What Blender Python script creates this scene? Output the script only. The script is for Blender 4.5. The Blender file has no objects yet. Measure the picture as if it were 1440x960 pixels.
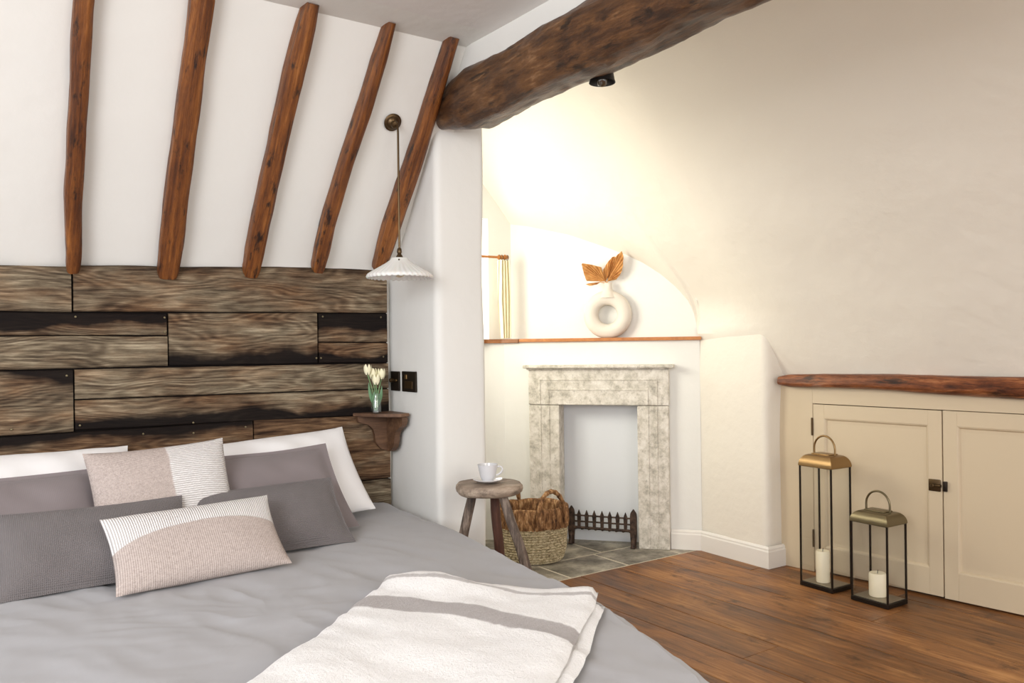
import bpy, bmesh, math, random
from math import sin, cos, pi, radians, sqrt
from mathutils import Vector, Matrix, noise
random.seed(7)
S = bpy.context.scene
COL = S.collection
# ------------------------------------------------------------------ camera, sky, lights, exposure
cd = bpy.data.cameras.new('camera'); cam = bpy.data.objects.new('camera', cd); COL.objects.link(cam)
cd.sensor_width = 36; cd.lens = 1150/1440*36; cd.shift_y = 5/1440; cd.clip_start = .02
cam.matrix_world = Matrix.Translation((0, 0, 1.3)) @ Matrix.Rotation(radians(-35), 4, 'Z') @ Matrix.Rotation(radians(90), 4, 'X') @ Matrix.Rotation(-.012, 4, 'Z')
S.camera = cam
W = bpy.data.worlds.new('sky'); S.world = W; W.use_nodes = True
bg = W.node_tree.nodes['Background']; bg.inputs[0].default_value = (.985, .985, 1, 1); bg.inputs[1].default_value = 1.06

def area(name, loc, target, size, sizey, power, col):
    l = bpy.data.lights.new(name, 'AREA'); l.shape = 'RECTANGLE'; l.size = size; l.size_y = sizey; l.energy = power; l.color = col
    o = bpy.data.objects.new(name, l); COL.objects.link(o); o.location = loc
    o.rotation_euler = (Vector(target)-Vector(loc)).to_track_quat('-Z', 'Y').to_euler()
    return o
area('window_daylight', (2.6, 4.90, 1.85), (2.9, 3.6, 1.7), .75, .8, 14, (1, .965, .88))
area('side_window_daylight', (1.50, 4.0, 1.80), (3.5, 4.0, 1.72), .85, .78, 30, (1, .95, .80))
area('room_window_daylight', (-1.7, -.2, 2.0), (.9, 1.9, .6), 1.6, 1.4, 74, (.97, .98, 1))
area('warm_eaves_fill', (1.2, -1.5, 1.9), (3.6, 3.2, 1.0), 1.4, 1.2, 24, (1, .90, .76))  # added warm fill lamp for the eaves side; no window stands there
vs = S.view_settings; vs.view_transform = 'Standard'; vs.look = 'None'; vs.exposure = .36; vs.gamma = 1; vs.use_curve_mapping = False

# ------------------------------------------------------------------ helpers
def srgb(r, g, b):
    f = lambda c: c/255/12.92 if c/255 <= .04045 else ((c/255+.055)/1.055)**2.4
    return (f(r), f(g), f(b), 1)

class Mt:
    def __init__(s, name, col=(.8, .8, .8, 1), rough=.6, metal=0.):
        s.m = bpy.data.materials.new(name); s.m.use_nodes = True
        s.t = s.m.node_tree; s.b = s.t.nodes['Principled BSDF']
        s.b.inputs['Base Color'].default_value = col; s.b.inputs['Roughness'].default_value = rough; s.b.inputs['Metallic'].default_value = metal
    def n(s, ty, ins=None, **kw):
        nd = s.t.nodes.new(ty)
        for k, v in kw.items(): setattr(nd, k, v)
        for k, v in (ins or {}).items():
            if hasattr(v, 'is_output'): s.t.links.new(v, nd.inputs[k])
            else: nd.inputs[k].default_value = v
        return nd
    def coord(s, scale=(1, 1, 1), kind='Object', rot=(0, 0, 0)):
        tc = s.n('ShaderNodeTexCoord')
        return s.n('ShaderNodeMapping', {'Vector': tc.outputs[kind], 'Scale': scale, 'Rotation': rot}).outputs[0]
    def noise(s, vec, scale=5, detail=4, rough=.55, dist=0.):
        return s.n('ShaderNodeTexNoise', {'Vector': vec, 'Scale': scale, 'Detail': detail, 'Roughness': rough, 'Distortion': dist}).outputs[0]
    def ramp(s, fac, stops):
        r = s.n('ShaderNodeValToRGB', {'Fac': fac}); e = r.color_ramp.elements
        while len(e) < len(stops): e.new(.5)
        for k, (p, c) in enumerate(stops): e[k].position = p; e[k].color = c
        return r.outputs[0]
    def mix(s, fac, a, b, mode='MIX'):
        m = s.n('ShaderNodeMix', data_type='RGBA', blend_type=mode)
        for k, v in ((0, fac), (6, a), (7, b)):
            if hasattr(v, 'is_output'): s.t.links.new(v, m.inputs[k])
            else: m.inputs[k].default_value = v
        return m.outputs[2]
    def math(s, op, a, b=0.):
        m = s.n('ShaderNodeMath', operation=op)
        for k, v in ((0, a), (1, b)):
            if hasattr(v, 'is_output'): s.t.links.new(v, m.inputs[k])
            else: m.inputs[k].default_value = v
        return m.outputs[0]
    def col(s, v): s.t.links.new(v, s.b.inputs['Base Color']); return s
    def rough(s, v): s.t.links.new(v, s.b.inputs['Roughness']); return s
    def bump(s, h, strength=.3, dist=.01):
        b = s.n('ShaderNodeBump', {'Height': h, 'Strength': strength, 'Distance': dist}); s.t.links.new(b.outputs[0], s.b.inputs['Normal']); return s

BW = lambda v: (v, v, v, 1)
def plaster(name, col, bump=.25):
    m = Mt(name, col, .85); c = m.coord()
    a = m.noise(c, 3, 3); b = m.noise(c, 14, 5)
    m.bump(m.math('ADD', a, m.math('MULTIPLY', b, .25)), bump, .03); m.b.inputs['Specular IOR Level'].default_value = .2
    return m.m
def wood(name, stops, axis=0, scale=1., rough=.5, bump=.3, spots=.0, spotcol=(.01, .006, .004, 1), stretch=12, spotscale=14, tilt=0.):
    m = Mt(name, rough=rough); sc = [stretch*scale]*3; sc[axis] = scale
    base = m.coord(rot=(tilt, 0, 0)); cc = lambda sc_: m.n('ShaderNodeMapping', {'Vector': base, 'Scale': sc_}).outputs[0]
    c = cc(tuple(sc)); g = m.noise(c, 2.2, 8, .66, .35)
    c2 = m.coord(); lo = m.noise(c2, 3*scale, 3)
    sf = [70.]*3; sf[axis] = 9.; fi = m.noise(cc(tuple(sf)), 1.6, 6, .75)
    f = m.math('ADD', m.math('MULTIPLY', g, .50), m.math('ADD', m.math('MULTIPLY', lo, .22), m.math('MULTIPLY', fi, .28)))
    k = m.ramp(f, stops)
    if spots > 0:
        s3 = [1.]*3; s3[axis] = .3
        sp = m.noise(cc(tuple(s3)), spotscale, 5, .65)
        msk = m.ramp(sp, [(.56-.0*spots, BW(0)), (.66, BW(spots))])
        k = m.mix(msk, k, spotcol)
    m.col(k); m.bump(m.math('ADD', g, m.math('MULTIPLY', fi, .6)), bump, .006)
    return m.m
def fabric(name, col, weave=260, bump=.35, var=.12, rough=.95):
    m = Mt(name, col, rough); c = m.coord()
    w1 = m.n('ShaderNodeTexWave', {'Vector': c, 'Scale': weave/6.28, 'Distortion': .6}, bands_direction='X').outputs[1]
    w2 = m.n('ShaderNodeTexWave', {'Vector': c, 'Scale': weave/6.28, 'Distortion': .6}, bands_direction='Y').outputs[1]
    h = m.math('MULTIPLY', w1, w2); n = m.noise(c, 9, 4)
    dk = tuple(x*(1-2*var) for x in col[:3])+(1,)
    m.col(m.mix(m.math('ADD', m.math('MULTIPLY', n, .6), m.math('MULTIPLY', h, .4)), dk, tuple(min(1, x*(1+var)) for x in col[:3])+(1,)))
    m.bump(h, bump, .002); m.b.inputs['Specular IOR Level'].default_value = .1
    m.b.inputs['Sheen Weight'].default_value = .15
    return m.m

M = {}
M['white'] = plaster('white_plaster', (.81, .805, .77, 1))
M['warm'] = plaster('cream_plaster', (.82, .77, .68, 1), .5)
M['ceil'] = plaster('ceiling_plaster', (.80, .78, .755, 1))
M['infill'] = plaster('fireplace_infill', (.74, .765, .80, 1), .05)
M['skirting'] = Mt('skirting_paint', (.84, .81, .76, 1), .35).m
M['cupboard'] = Mt('cupboard_paint', srgb(210, 193, 165), .45).m
M['cupgap'] = Mt('cupboard_dark_gap', srgb(60, 48, 36), .8).m
M['rafter'] = wood('rafter_oak', [(.36, srgb(46, 22, 9)), (.45, srgb(94, 50, 19)), (.54, srgb(130, 76, 30)), (.66, srgb(178, 116, 58))], 2, 1.0, .42, .8, .95, srgb(28, 13, 7), 26, 38, -.625)
M['beam'] = wood('beam_oak', [(.34, srgb(30, 18, 11)), (.46, srgb(74, 47, 27)), (.56, srgb(110, 74, 42)), (.70, srgb(172, 134, 98))], 1, 2.6, .36, 1., .85, srgb(26, 17, 12), 5, 24)
M['lintel'] = wood('lintel_oak', [(.36, srgb(38, 16, 8)), (.46, srgb(98, 50, 24)), (.55, srgb(142, 82, 44)), (.68, srgb(204, 142, 96))], 1, 1.6, .3, .8, .8, srgb(18, 8, 5), 12, 11)
M['shelf'] = wood('shelf_pine', [(.3, srgb(150, 84, 30)), (.7, srgb(206, 136, 66))], 0, 1, .4)
M['sill'] = wood('sill_wood', [(.3, srgb(112, 66, 28)), (.7, srgb(160, 100, 48))], 0, 1, .4)
M['bracket'] = wood('bracket_wood', [(.3, srgb(48, 30, 22)), (.5, srgb(94, 66, 46)), (.7, srgb(140, 104, 76))], 0, 1.5, .55, .4, .3)
M['stool'] = wood('stool_wood', [(.34, srgb(64, 54, 46)), (.45, srgb(126, 110, 96)), (.55, srgb(168, 150, 132)), (.68, srgb(214, 198, 180))], 0, 2, .65, .5, .35, srgb(60, 40, 28), 7, 16)
M['stoolleg'] = wood('stool_leg_wood', [(.36, srgb(40, 34, 30)), (.48, srgb(92, 78, 68)), (.64, srgb(176, 158, 142))], 2, 2, .65, .6, .4, srgb(74, 38, 22), 9, 16)
M['stoolbrown'] = wood('stool_brown_leg_wood', [(.3, srgb(44, 26, 20)), (.55, srgb(92, 58, 44)), (.75, srgb(132, 92, 74))], 2, 2, .6, .5, .3)
M['bronze'] = Mt('aged_bronze', srgb(92, 74, 52), .38, .9).m
M['brass'] = Mt('antique_brass', srgb(150, 122, 84), .34, .95).m
M['pewter'] = Mt('dark_brass', srgb(122, 112, 88), .36, .95).m
M['plate'] = Mt('lantern_plate', srgb(150, 140, 122), .35, .6).m
M['darkmetal'] = Mt('dark_metal', srgb(44, 36, 30), .45, .7).m
M['black'] = Mt('black_enamel', srgb(26, 24, 24), .4).m
m = Mt('cast_iron', srgb(58, 46, 40), .6, .5); m.col(m.ramp(m.noise(m.coord(), 40, 5), [(.35, srgb(38, 30, 27)), (.65, srgb(92, 72, 60))])); m.bump(m.noise(m.coord(), 60, 4), .5, .003); M['iron'] = m.m
m = Mt('carved_limestone', rough=.9); c = m.coord()
k = m.ramp(m.noise(c, 15, 8, .75), [(.32, srgb(160, 155, 145)), (.44, srgb(200, 194, 182)), (.55, srgb(222, 216, 206)), (.70, srgb(238, 234, 226))])
k = m.mix(m.ramp(m.noise(c, 38, 6, .7), [(.56, BW(0)), (.70, BW(.55))]), k, srgb(136, 130, 120)); m.col(k); m.bump(m.noise(c, 30, 8, .7), .8, .008); M['stone'] = m.m
m = Mt('hearth_flagstone', rough=.6); c = m.coord()
at = m.n('ShaderNodeAttribute', attribute_name='pl').outputs[0]
k = m.ramp(m.noise(c, 6, 8, .7), [(.33, srgb(104, 100, 92)), (.5, srgb(164, 158, 146)), (.66, srgb(216, 208, 192))])
k = m.mix(.75, k, m.mix(1., k, at, 'MULTIPLY')); m.col(k); m.bump(m.noise(c, 25, 7), .5, .008); M['flag'] = m.m
M['grout'] = plaster('hearth_grout', srgb(200, 192, 176))
m = Mt('ceramic_matte', (.72, .66, .58, 1), .75); m.bump(m.noise(m.coord(), 70, 4), .25, .003); M['vase'] = m.m
M['china'] = Mt('grey_china', srgb(214, 214, 216), .18).m
m = Mt('dried_leaf', srgb(200, 146, 84), .75); m.col(m.ramp(m.noise(m.coord(), 24, 5), [(.3, srgb(176, 116, 58)), (.7, srgb(222, 172, 108))])); M['leaf'] = m.m
m = Mt('curtain_linen', srgb(248, 240, 210), .9); m.b.inputs['Transmission Weight'].default_value = 0; m.bump(m.noise(m.coord(), 200, 2), .2, .002); M['curtain'] = m.m
M['wax'] = Mt('candle_wax', srgb(250, 240, 212), .5).m
M['wick'] = Mt('wick', srgb(40, 34, 28), .9).m
def glassy(name, tint, gl=.12):
    m = Mt(name); t = m.t; out = t.nodes['Material Output']
    tr = m.n('ShaderNodeBsdfTransparent', {'Color': tint}); g = m.n('ShaderNodeBsdfGlossy', {'Roughness': .03})
    fr = m.n('ShaderNodeFresnel', {'IOR': 1.45})
    mx = m.n('ShaderNodeMixShader', {0: m.math('MAXIMUM', m.math('MULTIPLY', fr.outputs[0], .22), gl), 1: tr.outputs[0], 2: g.outputs[0]}); t.links.new(mx.outputs[0], out.inputs[0]); return m.m
M['glass'] = glassy('clear_glass', (.992, .994, .992, 1), .008)
M['jarglass'] = glassy('jar_glass', (.93, .96, .94, 1), .10)
M['water'] = glassy('jar_water', (.93, .95, .92, 1), .02)
M['frame'] = Mt('window_paint', (.85, .84, .80, 1), .4).m
m = Mt('opaline_glass', (.86, .85, .82, 1), .2); m.b.inputs['Subsurface Weight'].default_value = .1; M['opal'] = m.m
M['bulb'] = glassy('bulb_glass', (1, .93, .78, 1), .15)
M['stem'] = Mt('tulip_stem', srgb(120, 152, 104), .5).m
M['leafgreen'] = Mt('tulip_leaf', srgb(104, 142, 104), .5).m
M['petal'] = Mt('tulip_petal', srgb(246, 240, 206), .5).m
M['linen'] = fabric('grey_bed_linen', srgb(172, 172, 175), 900, .06, .05)
M['taupe'] = fabric('taupe_pillow_linen', srgb(139, 130, 131), 700, .2, .07)
M['taupe_woven'] = fabric('woven_grey_pillow', srgb(126, 120, 120), 420, 1., .16)
M['cotton'] = fabric('white_cotton', srgb(247, 246, 246), 900, .08, .02)
M['mattress'] = fabric('mattress_ticking', srgb(232, 230, 226), 500)
M['bedbase'] = fabric('bed_base_fabric', srgb(120, 118, 120), 500)

# ---- mesh helpers
def obj(name, bm, mat, parent=None, smooth=True, auto=40):
    if parent is not None:
        off = parent.matrix_world_off if False else parent.get('_o')
        if off is not None: bmesh.ops.translate(bm, verts=bm.verts, vec=-Vector(off))
    bmesh.ops.recalc_face_normals(bm, faces=bm.faces)
    me = bpy.data.meshes.new(name)
    if smooth:
        lim = radians(auto)
        for f in bm.faces: f.smooth = True
        for e in bm.edges:
            if len(e.link_faces) == 2 and e.calc_face_angle(0) > lim: e.smooth = False
    bm.to_mesh(me); bm.free()
    for mm in (mat if isinstance(mat, (list, tuple)) else [mat]): me.materials.append(mm)
    o = bpy.data.objects.new(name, me); COL.objects.link(o)
    if parent is not None: o.parent = parent
    return o
ROOT = {}
def tag(o, label, cat, group=None):
    o['label'] = label; o['category'] = cat
    if group: o['group'] = group
    return o
def thing(name, label, cat, loc=(0, 0, 0), rot=0, group=None, world=True):
    """an Empty at the base; world=True: its parts are built in world coordinates"""
    o = bpy.data.objects.new(name, None); COL.objects.link(o); o.location = loc; o.rotation_euler = (0, 0, rot); o.empty_display_size = .05
    if world: OFF[o.name] = Vector(loc)
    return tag(o, label, cat, group)
OFF = {}
_obj = obj
def obj(name, bm, mat, parent=None, smooth=True, auto=40):
    if parent is not None and parent.name in OFF:
        bmesh.ops.translate(bm, verts=bm.verts, vec=-OFF[parent.name])
        o = _obj(name, bm, mat, None, smooth, auto); o.parent = parent; OFF[o.name] = OFF[parent.name]
        return o
    o = _obj(name, bm, mat, None, smooth, auto)
    if parent is not None: o.parent = parent
    return o
def struct(name, bm, mat, smooth=True, label=None):
    o = obj(name, bm, mat, None, smooth); o['kind'] = 'structure'
    return o
def B(): return bmesh.new()
def box(bm, a, b, bev=0., mat=None):
    """axis box between corners a and b; mat = optional 4x4"""
    r = bmesh.ops.create_cube(bm, size=1)['verts']
    a, b = Vector(a), Vector(b)
    for v in r: v.co = Vector(((a+b)/2)[i]+v.co[i]*abs(b[i]-a[i]) for i in range(3))
    if bev:
        es = list({e for v in r for e in v.link_edges}); rr = bmesh.ops.bevel(bm, geom=es, offset=bev, segments=2, affect='EDGES', profile=.5)
        r = list({v for f in rr['faces'] for v in f.verts} | {v for v in r if v.is_valid})
    if mat is not None:
        for v in r: v.co = mat @ v.co
    return r
def grid(bm, P, closeu=False, closev=False):
    """P[i][j] points -> quads"""
    V = [[bm.verts.new(p) for p in row] for row in P]; nu, nv = len(V), len(V[0]); F = []
    for i in range(nu if closeu else nu-1):
        for j in range(nv if closev else nv-1):
            F.append(bm.faces.new((V[i][j], V[(i+1) % nu][j], V[(i+1) % nu][(j+1) % nv], V[i][(j+1) % nv])))
    return V, F
def cap(bm, ring): 
    try: bm.faces.new(ring)
    except ValueError: pass
def lathe(bm, prof, c=(0, 0, 0), n=32, fn=None, capb=True, capt=True):
    P = []
    for k, (r, z) in enumerate(prof):
        row = []
        for i in range(n):
            a = 2*pi*i/n; rr = r
            if fn: rr, z2 = fn(r, z, a, k)
            else: z2 = z
            row.append((c[0]+rr*cos(a), c[1]+rr*sin(a), c[2]+z2))
        P.append(row)
    V, F = grid(bm, P, closev=True)
    if capb: cap(bm, V[0][::-1])
    if capt: cap(bm, V[-1])
    return V
def tube(bm, pts, r, n=10, caps=True, closed=False, fn=None):
    pts = [Vector(p) for p in pts]; N = len(pts); rs = r if isinstance(r, (list, tuple)) else [r]*N
    up = None; P = []
    for i, p in enumerate(pts):
        if closed: t = pts[(i+1) % N]-pts[i-1]
        else: t = pts[min(i+1, N-1)]-pts[max(i-1, 0)]
        t.normalize()
        if up is None:
            up = Vector((0, 0, 1)) if abs(t.z) < .9 else Vector((1, 0, 0))
        x = (up-t*up.dot(t)).normalized(); y = t.cross(x); up = x
        row = []
        for k in range(n):
            a = 2*pi*k/n; rr = rs[i]*(fn(i, a) if fn else 1)
            row.append(p+x*rr*cos(a)+y*rr*sin(a))
        P.append(row)
    V, F = grid(bm, P, closeu=closed, closev=True)
    if caps and not closed: cap(bm, V[0][::-1]); cap(bm, V[-1])
    return V
def prism(bm, poly, d, n, bev=0):
    """extrude a 3-D polygon by vector n*d"""
    n = Vector(n).normalized()*d
    a = [bm.verts.new(Vector(p)) for p in poly]; b = [bm.verts.new(Vector(p)+n) for p in poly]; k = len(a)
    fs = [bm.faces.new(a[::-1]), bm.faces.new(b)]
    for i in range(k): fs.append(bm.faces.new((a[i], a[(i+1) % k], b[(i+1) % k], b[i])))
    if bev:
        es = list({e for f in fs for e in f.edges}); bmesh.ops.bevel(bm, geom=es, offset=bev, segments=2, affect='EDGES')
    return a+b
def nz(x, y, z=0., s=1.): return noise.noise(Vector((x*s, y*s, z*s)))
def lerp(pts, x):
    if x <= pts[0][0]: return pts[0][1]
    for (a, fa), (b, fb) in zip(pts, pts[1:]):
        if x <= b: 
            t = (x-a)/(b-a); return fa+(fb-fa)*t
    return pts[-1][1]
def roundpath(pts, rad, seg=5):
    out = []
    for i, p in enumerate(pts):
        p = Vector(p); r = rad[i] if isinstance(rad, (list, tuple)) else rad
        if i == 0 or i == len(pts)-1 or r == 0: out.append(p); continue
        a = (Vector(pts[i-1])-p); b = (Vector(pts[i+1])-p); r = min(r, a.length*.45, b.length*.45)
        A = p+a.normalized()*r; Bp = p+b.normalized()*r
        for k in range(seg+1):
            t = k/seg; out.append(A*(1-t)**2+p*2*t*(1-t)+Bp*t*t)
    return out
def wallstrip(bm, path, z0, z1, nz_=14, wob=.006, maxseg=.12):
    pts = []
    for a, b in zip(path, path[1:]):
        k = max(1, int((Vector(b)-Vector(a)).length/maxseg))
        for i in range(k): pts.append(Vector(a).lerp(Vector(b), i/k))
    pts.append(Vector(path[-1])); P = []
    for i, p in enumerate(pts):
        t = (pts[min(i+1, len(pts)-1)]-pts[max(i-1, 0)]).normalized(); nn = Vector((t.y, -t.x))
        row = []
        for j in range(nz_+1):
            z = z0+(z1-z0)*j/nz_; w = wob*nz(p.x*2, p.y*2, z*2.2)
            row.append((p.x+nn.x*w, p.y+nn.y*w, z))
        P.append(row)
    return grid(bm, P)

# ------------------------------------------------------------------ the setting
WALL_Y, SIDE_X, CEIL_Z = 3.335, 1.66, 2.46
bm = B(); wallstrip(bm, [(-1.5, WALL_Y), (SIDE_X+.02, WALL_Y)], 0, 1.62, 6, .003); struct('wall_back', bm, M['white'])
# sloping plaster between the rafters
KR = 1.386
def roofz(y): return 1.58+KR*(WALL_Y-y)
bm = B(); P = []
yt = WALL_Y-(CEIL_Z-1.58)/KR
for i in range(41):
    x = -1.5+i*(SIDE_X+.09+1.5)/40; row = []
    for j in range(15):
        y = WALL_Y+(yt-.0-WALL_Y)*j/14; row.append((x, y-.008*nz(x, y, 3, 2), roofz(y)))
    for j in range(1, 6):   # soft coved turn into the flat ceiling
        row.append((x, yt-.04*j, CEIL_Z+.002-.0004*j))
    P.append(row)
grid(bm, P); struct('ceiling', bm, M['white'])
bm = B(); grid(bm, [[(x, y, CEIL_Z) for y in [yt-.18-(yt+1.9)*k/16 for k in range(17)]] for x in [-1.5+i*3.25/16 for i in range(17)]]); struct('ceiling.001', bm, M['ceil'])
# pillar at the bed's side and the wall of the window recess behind it
bm = B(); path = roundpath([(SIDE_X, WALL_Y), (SIDE_X, 2.9), (1.897, 2.9), (1.90, 3.55)], [0, .035, .03, 0]); wallstrip(bm, path, 0, 3.9, 40, .010)
SW0, SW1, SZ0, SZ1 = 3.55, 4.45, 1.34, 2.22   # window in the recess, behind the pillar
grid(bm, [[(1.9, SW0, 0), (1.9, SW0, SZ0)], [(1.9, 4.66, 0), (1.9, 4.66, SZ0)]]); grid(bm, [[(1.9, SW0, SZ1), (1.9, SW0, 3.9)], [(1.9, 4.66, SZ1), (1.9, 4.66, 3.9)]]); grid(bm, [[(1.9, SW1, SZ0), (1.9, SW1, SZ1)], [(1.9, 4.66, SZ0), (1.9, 4.66, SZ1)]])
for a, b in (((SW0, SZ0), (SW1, SZ0)), ((SW0, SZ1), (SW1, SZ1)), ((SW0, SZ0), (SW0, SZ1)), ((SW1, SZ0), (SW1, SZ1))):
    grid(bm, [[(1.9, a[0], a[1]), (1.72, a[0], a[1])], [(1.9, b[0], b[1]), (1.72, b[0], b[1])]])
struct('wall_pillar', bm, M['white'])
bm = B()
for a, b in (((SW0, SZ0), (SW0+.05, SZ1)), ((SW1-.05, SZ0), (SW1, SZ1)), ((SW0+.05, SZ0), (SW1-.05, SZ0+.05)), ((SW0+.05, SZ1-.05), (SW1-.05, SZ1)), ((3.98, SZ0+.05), (4.02, SZ1-.05))): box(bm, (1.73, a[0], a[1]), (1.77, b[0], b[1]))
w2 = struct('window_2', bm, M['frame'], False)
bm = B(); box(bm, (1.748, SW0+.04, SZ0+.04), (1.752, SW1-.04, SZ1-.04)); obj('window_pane', bm, M['glass'], w2, False)
# upright plaster above the tie beam
bm = B(); wallstrip(bm, [(1.69, -1.8), (1.69, 2.93)], 2.28, 3.9, 14, .008); struct('wall_bulkhead', bm, M['white'])
# chimney breast: C0 + s*Es + off*N
A40 = radians(40); N_ = Vector((-cos(A40), -sin(A40), 0)); ES = Vector((-sin(A40), cos(A40), 0)); C0 = Vector((3.91, 3.53, 0))
def fp(s, off, z): return C0+ES*s+N_*off+Vector((0, 0, z))
FM = Matrix(((ES.x, N_.x, 0, C0.x), (ES.y, N_.y, 0, C0.y), (0, 0, 1, 0), (0, 0, 0, 1)))   # local (s, off, z) -> world
LEDGE = 1.318
bm = B()
def wallpatch(bm, s0, s1, z0, z1, ns=8, nzz=8):
    grid(bm, [[fp(s0+(s1-s0)*i/ns, .004*nz(s0+(s1-s0)*i/ns, z0+(z1-z0)*j/nzz, 5, 3), z0+(z1-z0)*j/nzz) for j in range(nzz+1)] for i in range(ns+1)])
OS0, OS1, OZ = .375, .91, .92
wallpatch(bm, 0, OS0, 0, LEDGE); wallpatch(bm, OS1, 1.275, 0, LEDGE); wallpatch(bm, OS0, OS1, OZ, LEDGE)
pth = [fp(1.275, 0, 0).to_2d(), Vector((2.99, 4.585)), Vector((1.9, 4.60))]
wallstrip(bm, pth, 0, LEDGE, 8, .004)
bmesh.ops.remove_doubles(bm, verts=bm.verts, dist=.0005)
struct('wall_chimney', bm, M['white'])
bm = B(); D = -.11
grid(bm, [[fp(OS0, 0, z), fp(OS0, D, z), fp(OS1, D, z), fp(OS1, 0, z)] for z in (0, .3, .6, OZ)])
grid(bm, [[fp(OS0, 0, OZ), fp(OS0, D, OZ)], [fp(OS1, 0, OZ), fp(OS1, D, OZ)]])
struct('wall_fireplace', bm, M['infill'], smooth=False)
# sloping eaves wall (right) : X as a function of z, and its flare down over the niche
PROF = [(1.0, 4.10), (1.11, 4.03), (1.37, 3.885), (1.7, 3.655), (2.1, 3.31), (2.6, 2.84), (3.2, 2.27), (3.8, 1.69), (4.2, 1.3)]
def prof(z):
    # smoothed
    return sum(lerp(PROF, z+d) for d in (-.12, -.06, 0, .06, .12))/5
NA, NB = Vector((3.925, 3.555)), Vector((3.235, 4.66)); NL = (NB-NA).length
ARCH = [(0, 1.352), (.02, 1.47), (.051, 1.557), (.139, 1.66), (.230, 1.741), (.345, 1.82), (.462, 1.881), (.606, 1.941), (.853, 2.036), (1.161, 2.115), (NL, 2.14)]
def bumpz(y, z): return .022*nz(y, z, 0, 1.3)+.010*nz(y, z, 7, 3.4)
ZTOP = [1.0+.05*k for k in range(57)]
bm = B()
def flare(z):   # the vault over the niche starts here
    return lerp([(1.36, 0), (1.47, .10), (1.56, .135), (1.66, .125), (1.9, .075), (2.2, .035), (2.5, .008), (2.75, 0)], z)
def sm(t): t = max(0, min(1, t)); return t*t*(3-2*t)
def slope_x(y, z): return prof(z)+.0936*max(0, 2.98-y)+bumpz(y, z)+flare(z)*sm((y-2.75)/.78)
P = [[(slope_x(y, z), y, z) for z in [1.0+2.85*k/56 for k in range(57)]] for y in [-1.8+5.33*i/70 for i in range(71)]]
grid(bm, P)
cols = []; NC = 44
for i in range(NC+1):
    t = NL*(i/NC)**1.3; q = NA.lerp(NB, t/NL); za = lerp(ARCH, t)
    if i == 0: q = Vector((prof(1.352), 3.53)); za = 1.352
    row = []; Zt = 2.75
    for j in range(25):
        tau = j/24; z = za+(Zt-za)*tau
        D_ = q.x-prof(za); wv = sm(t/.6); dxx = (1-wv)*(flare(z)+(D_-flare(za))*(1-tau)**5)+wv*D_*(1-tau)**2.2
        x = prof(z)+dxx; row.append((x+bumpz(q.y, z)*min(1, tau*3+(0 if i else 1)), q.y, z))
    for j in range(1, 15):
        z = Zt+(3.85-Zt)*j/14; row.append((prof(z)+bumpz(q.y, z), q.y, z))
    cols.append(row)
grid(bm, cols); bmesh.ops.remove_doubles(bm, verts=bm.verts, dist=.0005)
struct('wall_right', bm, M['warm'])
# niche wall above the shelf, under the arch
bm = B(); P = []
for i in range(NC+1):
    t = NL*(i/NC)**1.3; q = NA.lerp(NB, t/NL); za = lerp(ARCH, t); P.append([(q.x, q.y, 1.30+(za-1.30)*j/10) for j in range(11)])
grid(bm, P); struct('wall_niche', bm, M['white'])
# window wall with its opening
WX0, WX1, WZ0, WZ1, WYY = 2.15, 3.06, 1.34, 2.16, 4.64
bm = B()
for (x0, x1, z0, z1) in ((1.85, WX0, LEDGE, 3.9), (WX1, 3.3, LEDGE, 3.0), (WX0, WX1, WZ1, 3.9), (WX0, WX1, LEDGE, WZ0)):
    grid(bm, [[(x0, WYY, z0), (x0, WYY, z1)], [(x1, WYY, z0), (x1, WYY, z1)]])
for (a, b) in (((WX0, WZ0), (WX0, WZ1)), ((WX1, WZ0), (WX1, WZ1)), ((WX0, WZ1), (WX1, WZ1)), ((WX0, WZ0), (WX1, WZ0))):
    grid(bm, [[(a[0], WYY, a[1]), (a[0], WYY+.16, a[1])], [(b[0], WYY, b[1]), (b[0], WYY+.16, b[1])]])
struct('wall_window', bm, M['white'], smooth=False)
bm = B(); y = WYY+.10
box(bm, (WX0, y, WZ0), (WX0+.05, y+.04, WZ1)); box(bm, (WX1-.05, y, WZ0), (WX1, y+.04, WZ1)); box(bm, (WX0+.05, y, WZ0), (WX1-.05, y+.04, WZ0+.05)); box(bm, (WX0+.05, y, WZ1-.05), (WX1-.05, y+.04, WZ1))
box(bm, ((WX0+WX1)/2-.025, y+.001, WZ0+.05), ((WX0+WX1)/2+.025, y+.039, WZ1-.05)); box(bm, (WX0+.05, y+.005, 1.74), ((WX0+WX1)/2-.025, y+.035, 1.765)); box(bm, ((WX0+WX1)/2+.025, y+.005, 1.74), (WX1-.05, y+.035, 1.765))
wf = struct('window_1', bm, M['frame'], False)
bm = B(); box(bm, (WX0+.04, y+.018, WZ0+.04), (WX1-.04, y+.022, WZ1-.04)); obj('window_pane', bm, M['glass'], wf, False)
# pier between fireplace and cupboard
bm = B(); path = roundpath([(3.925, 3.575), (3.912, 3.53), (3.897, 3.30), (3.893, 3.02), (4.16, 3.015)], [0, 0, 0, .05, 0], 7)
V, F = wallstrip(bm, path, 0, 1.75, 34, .018, .06); struct('wall_pier', bm, M['warm'])
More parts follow.
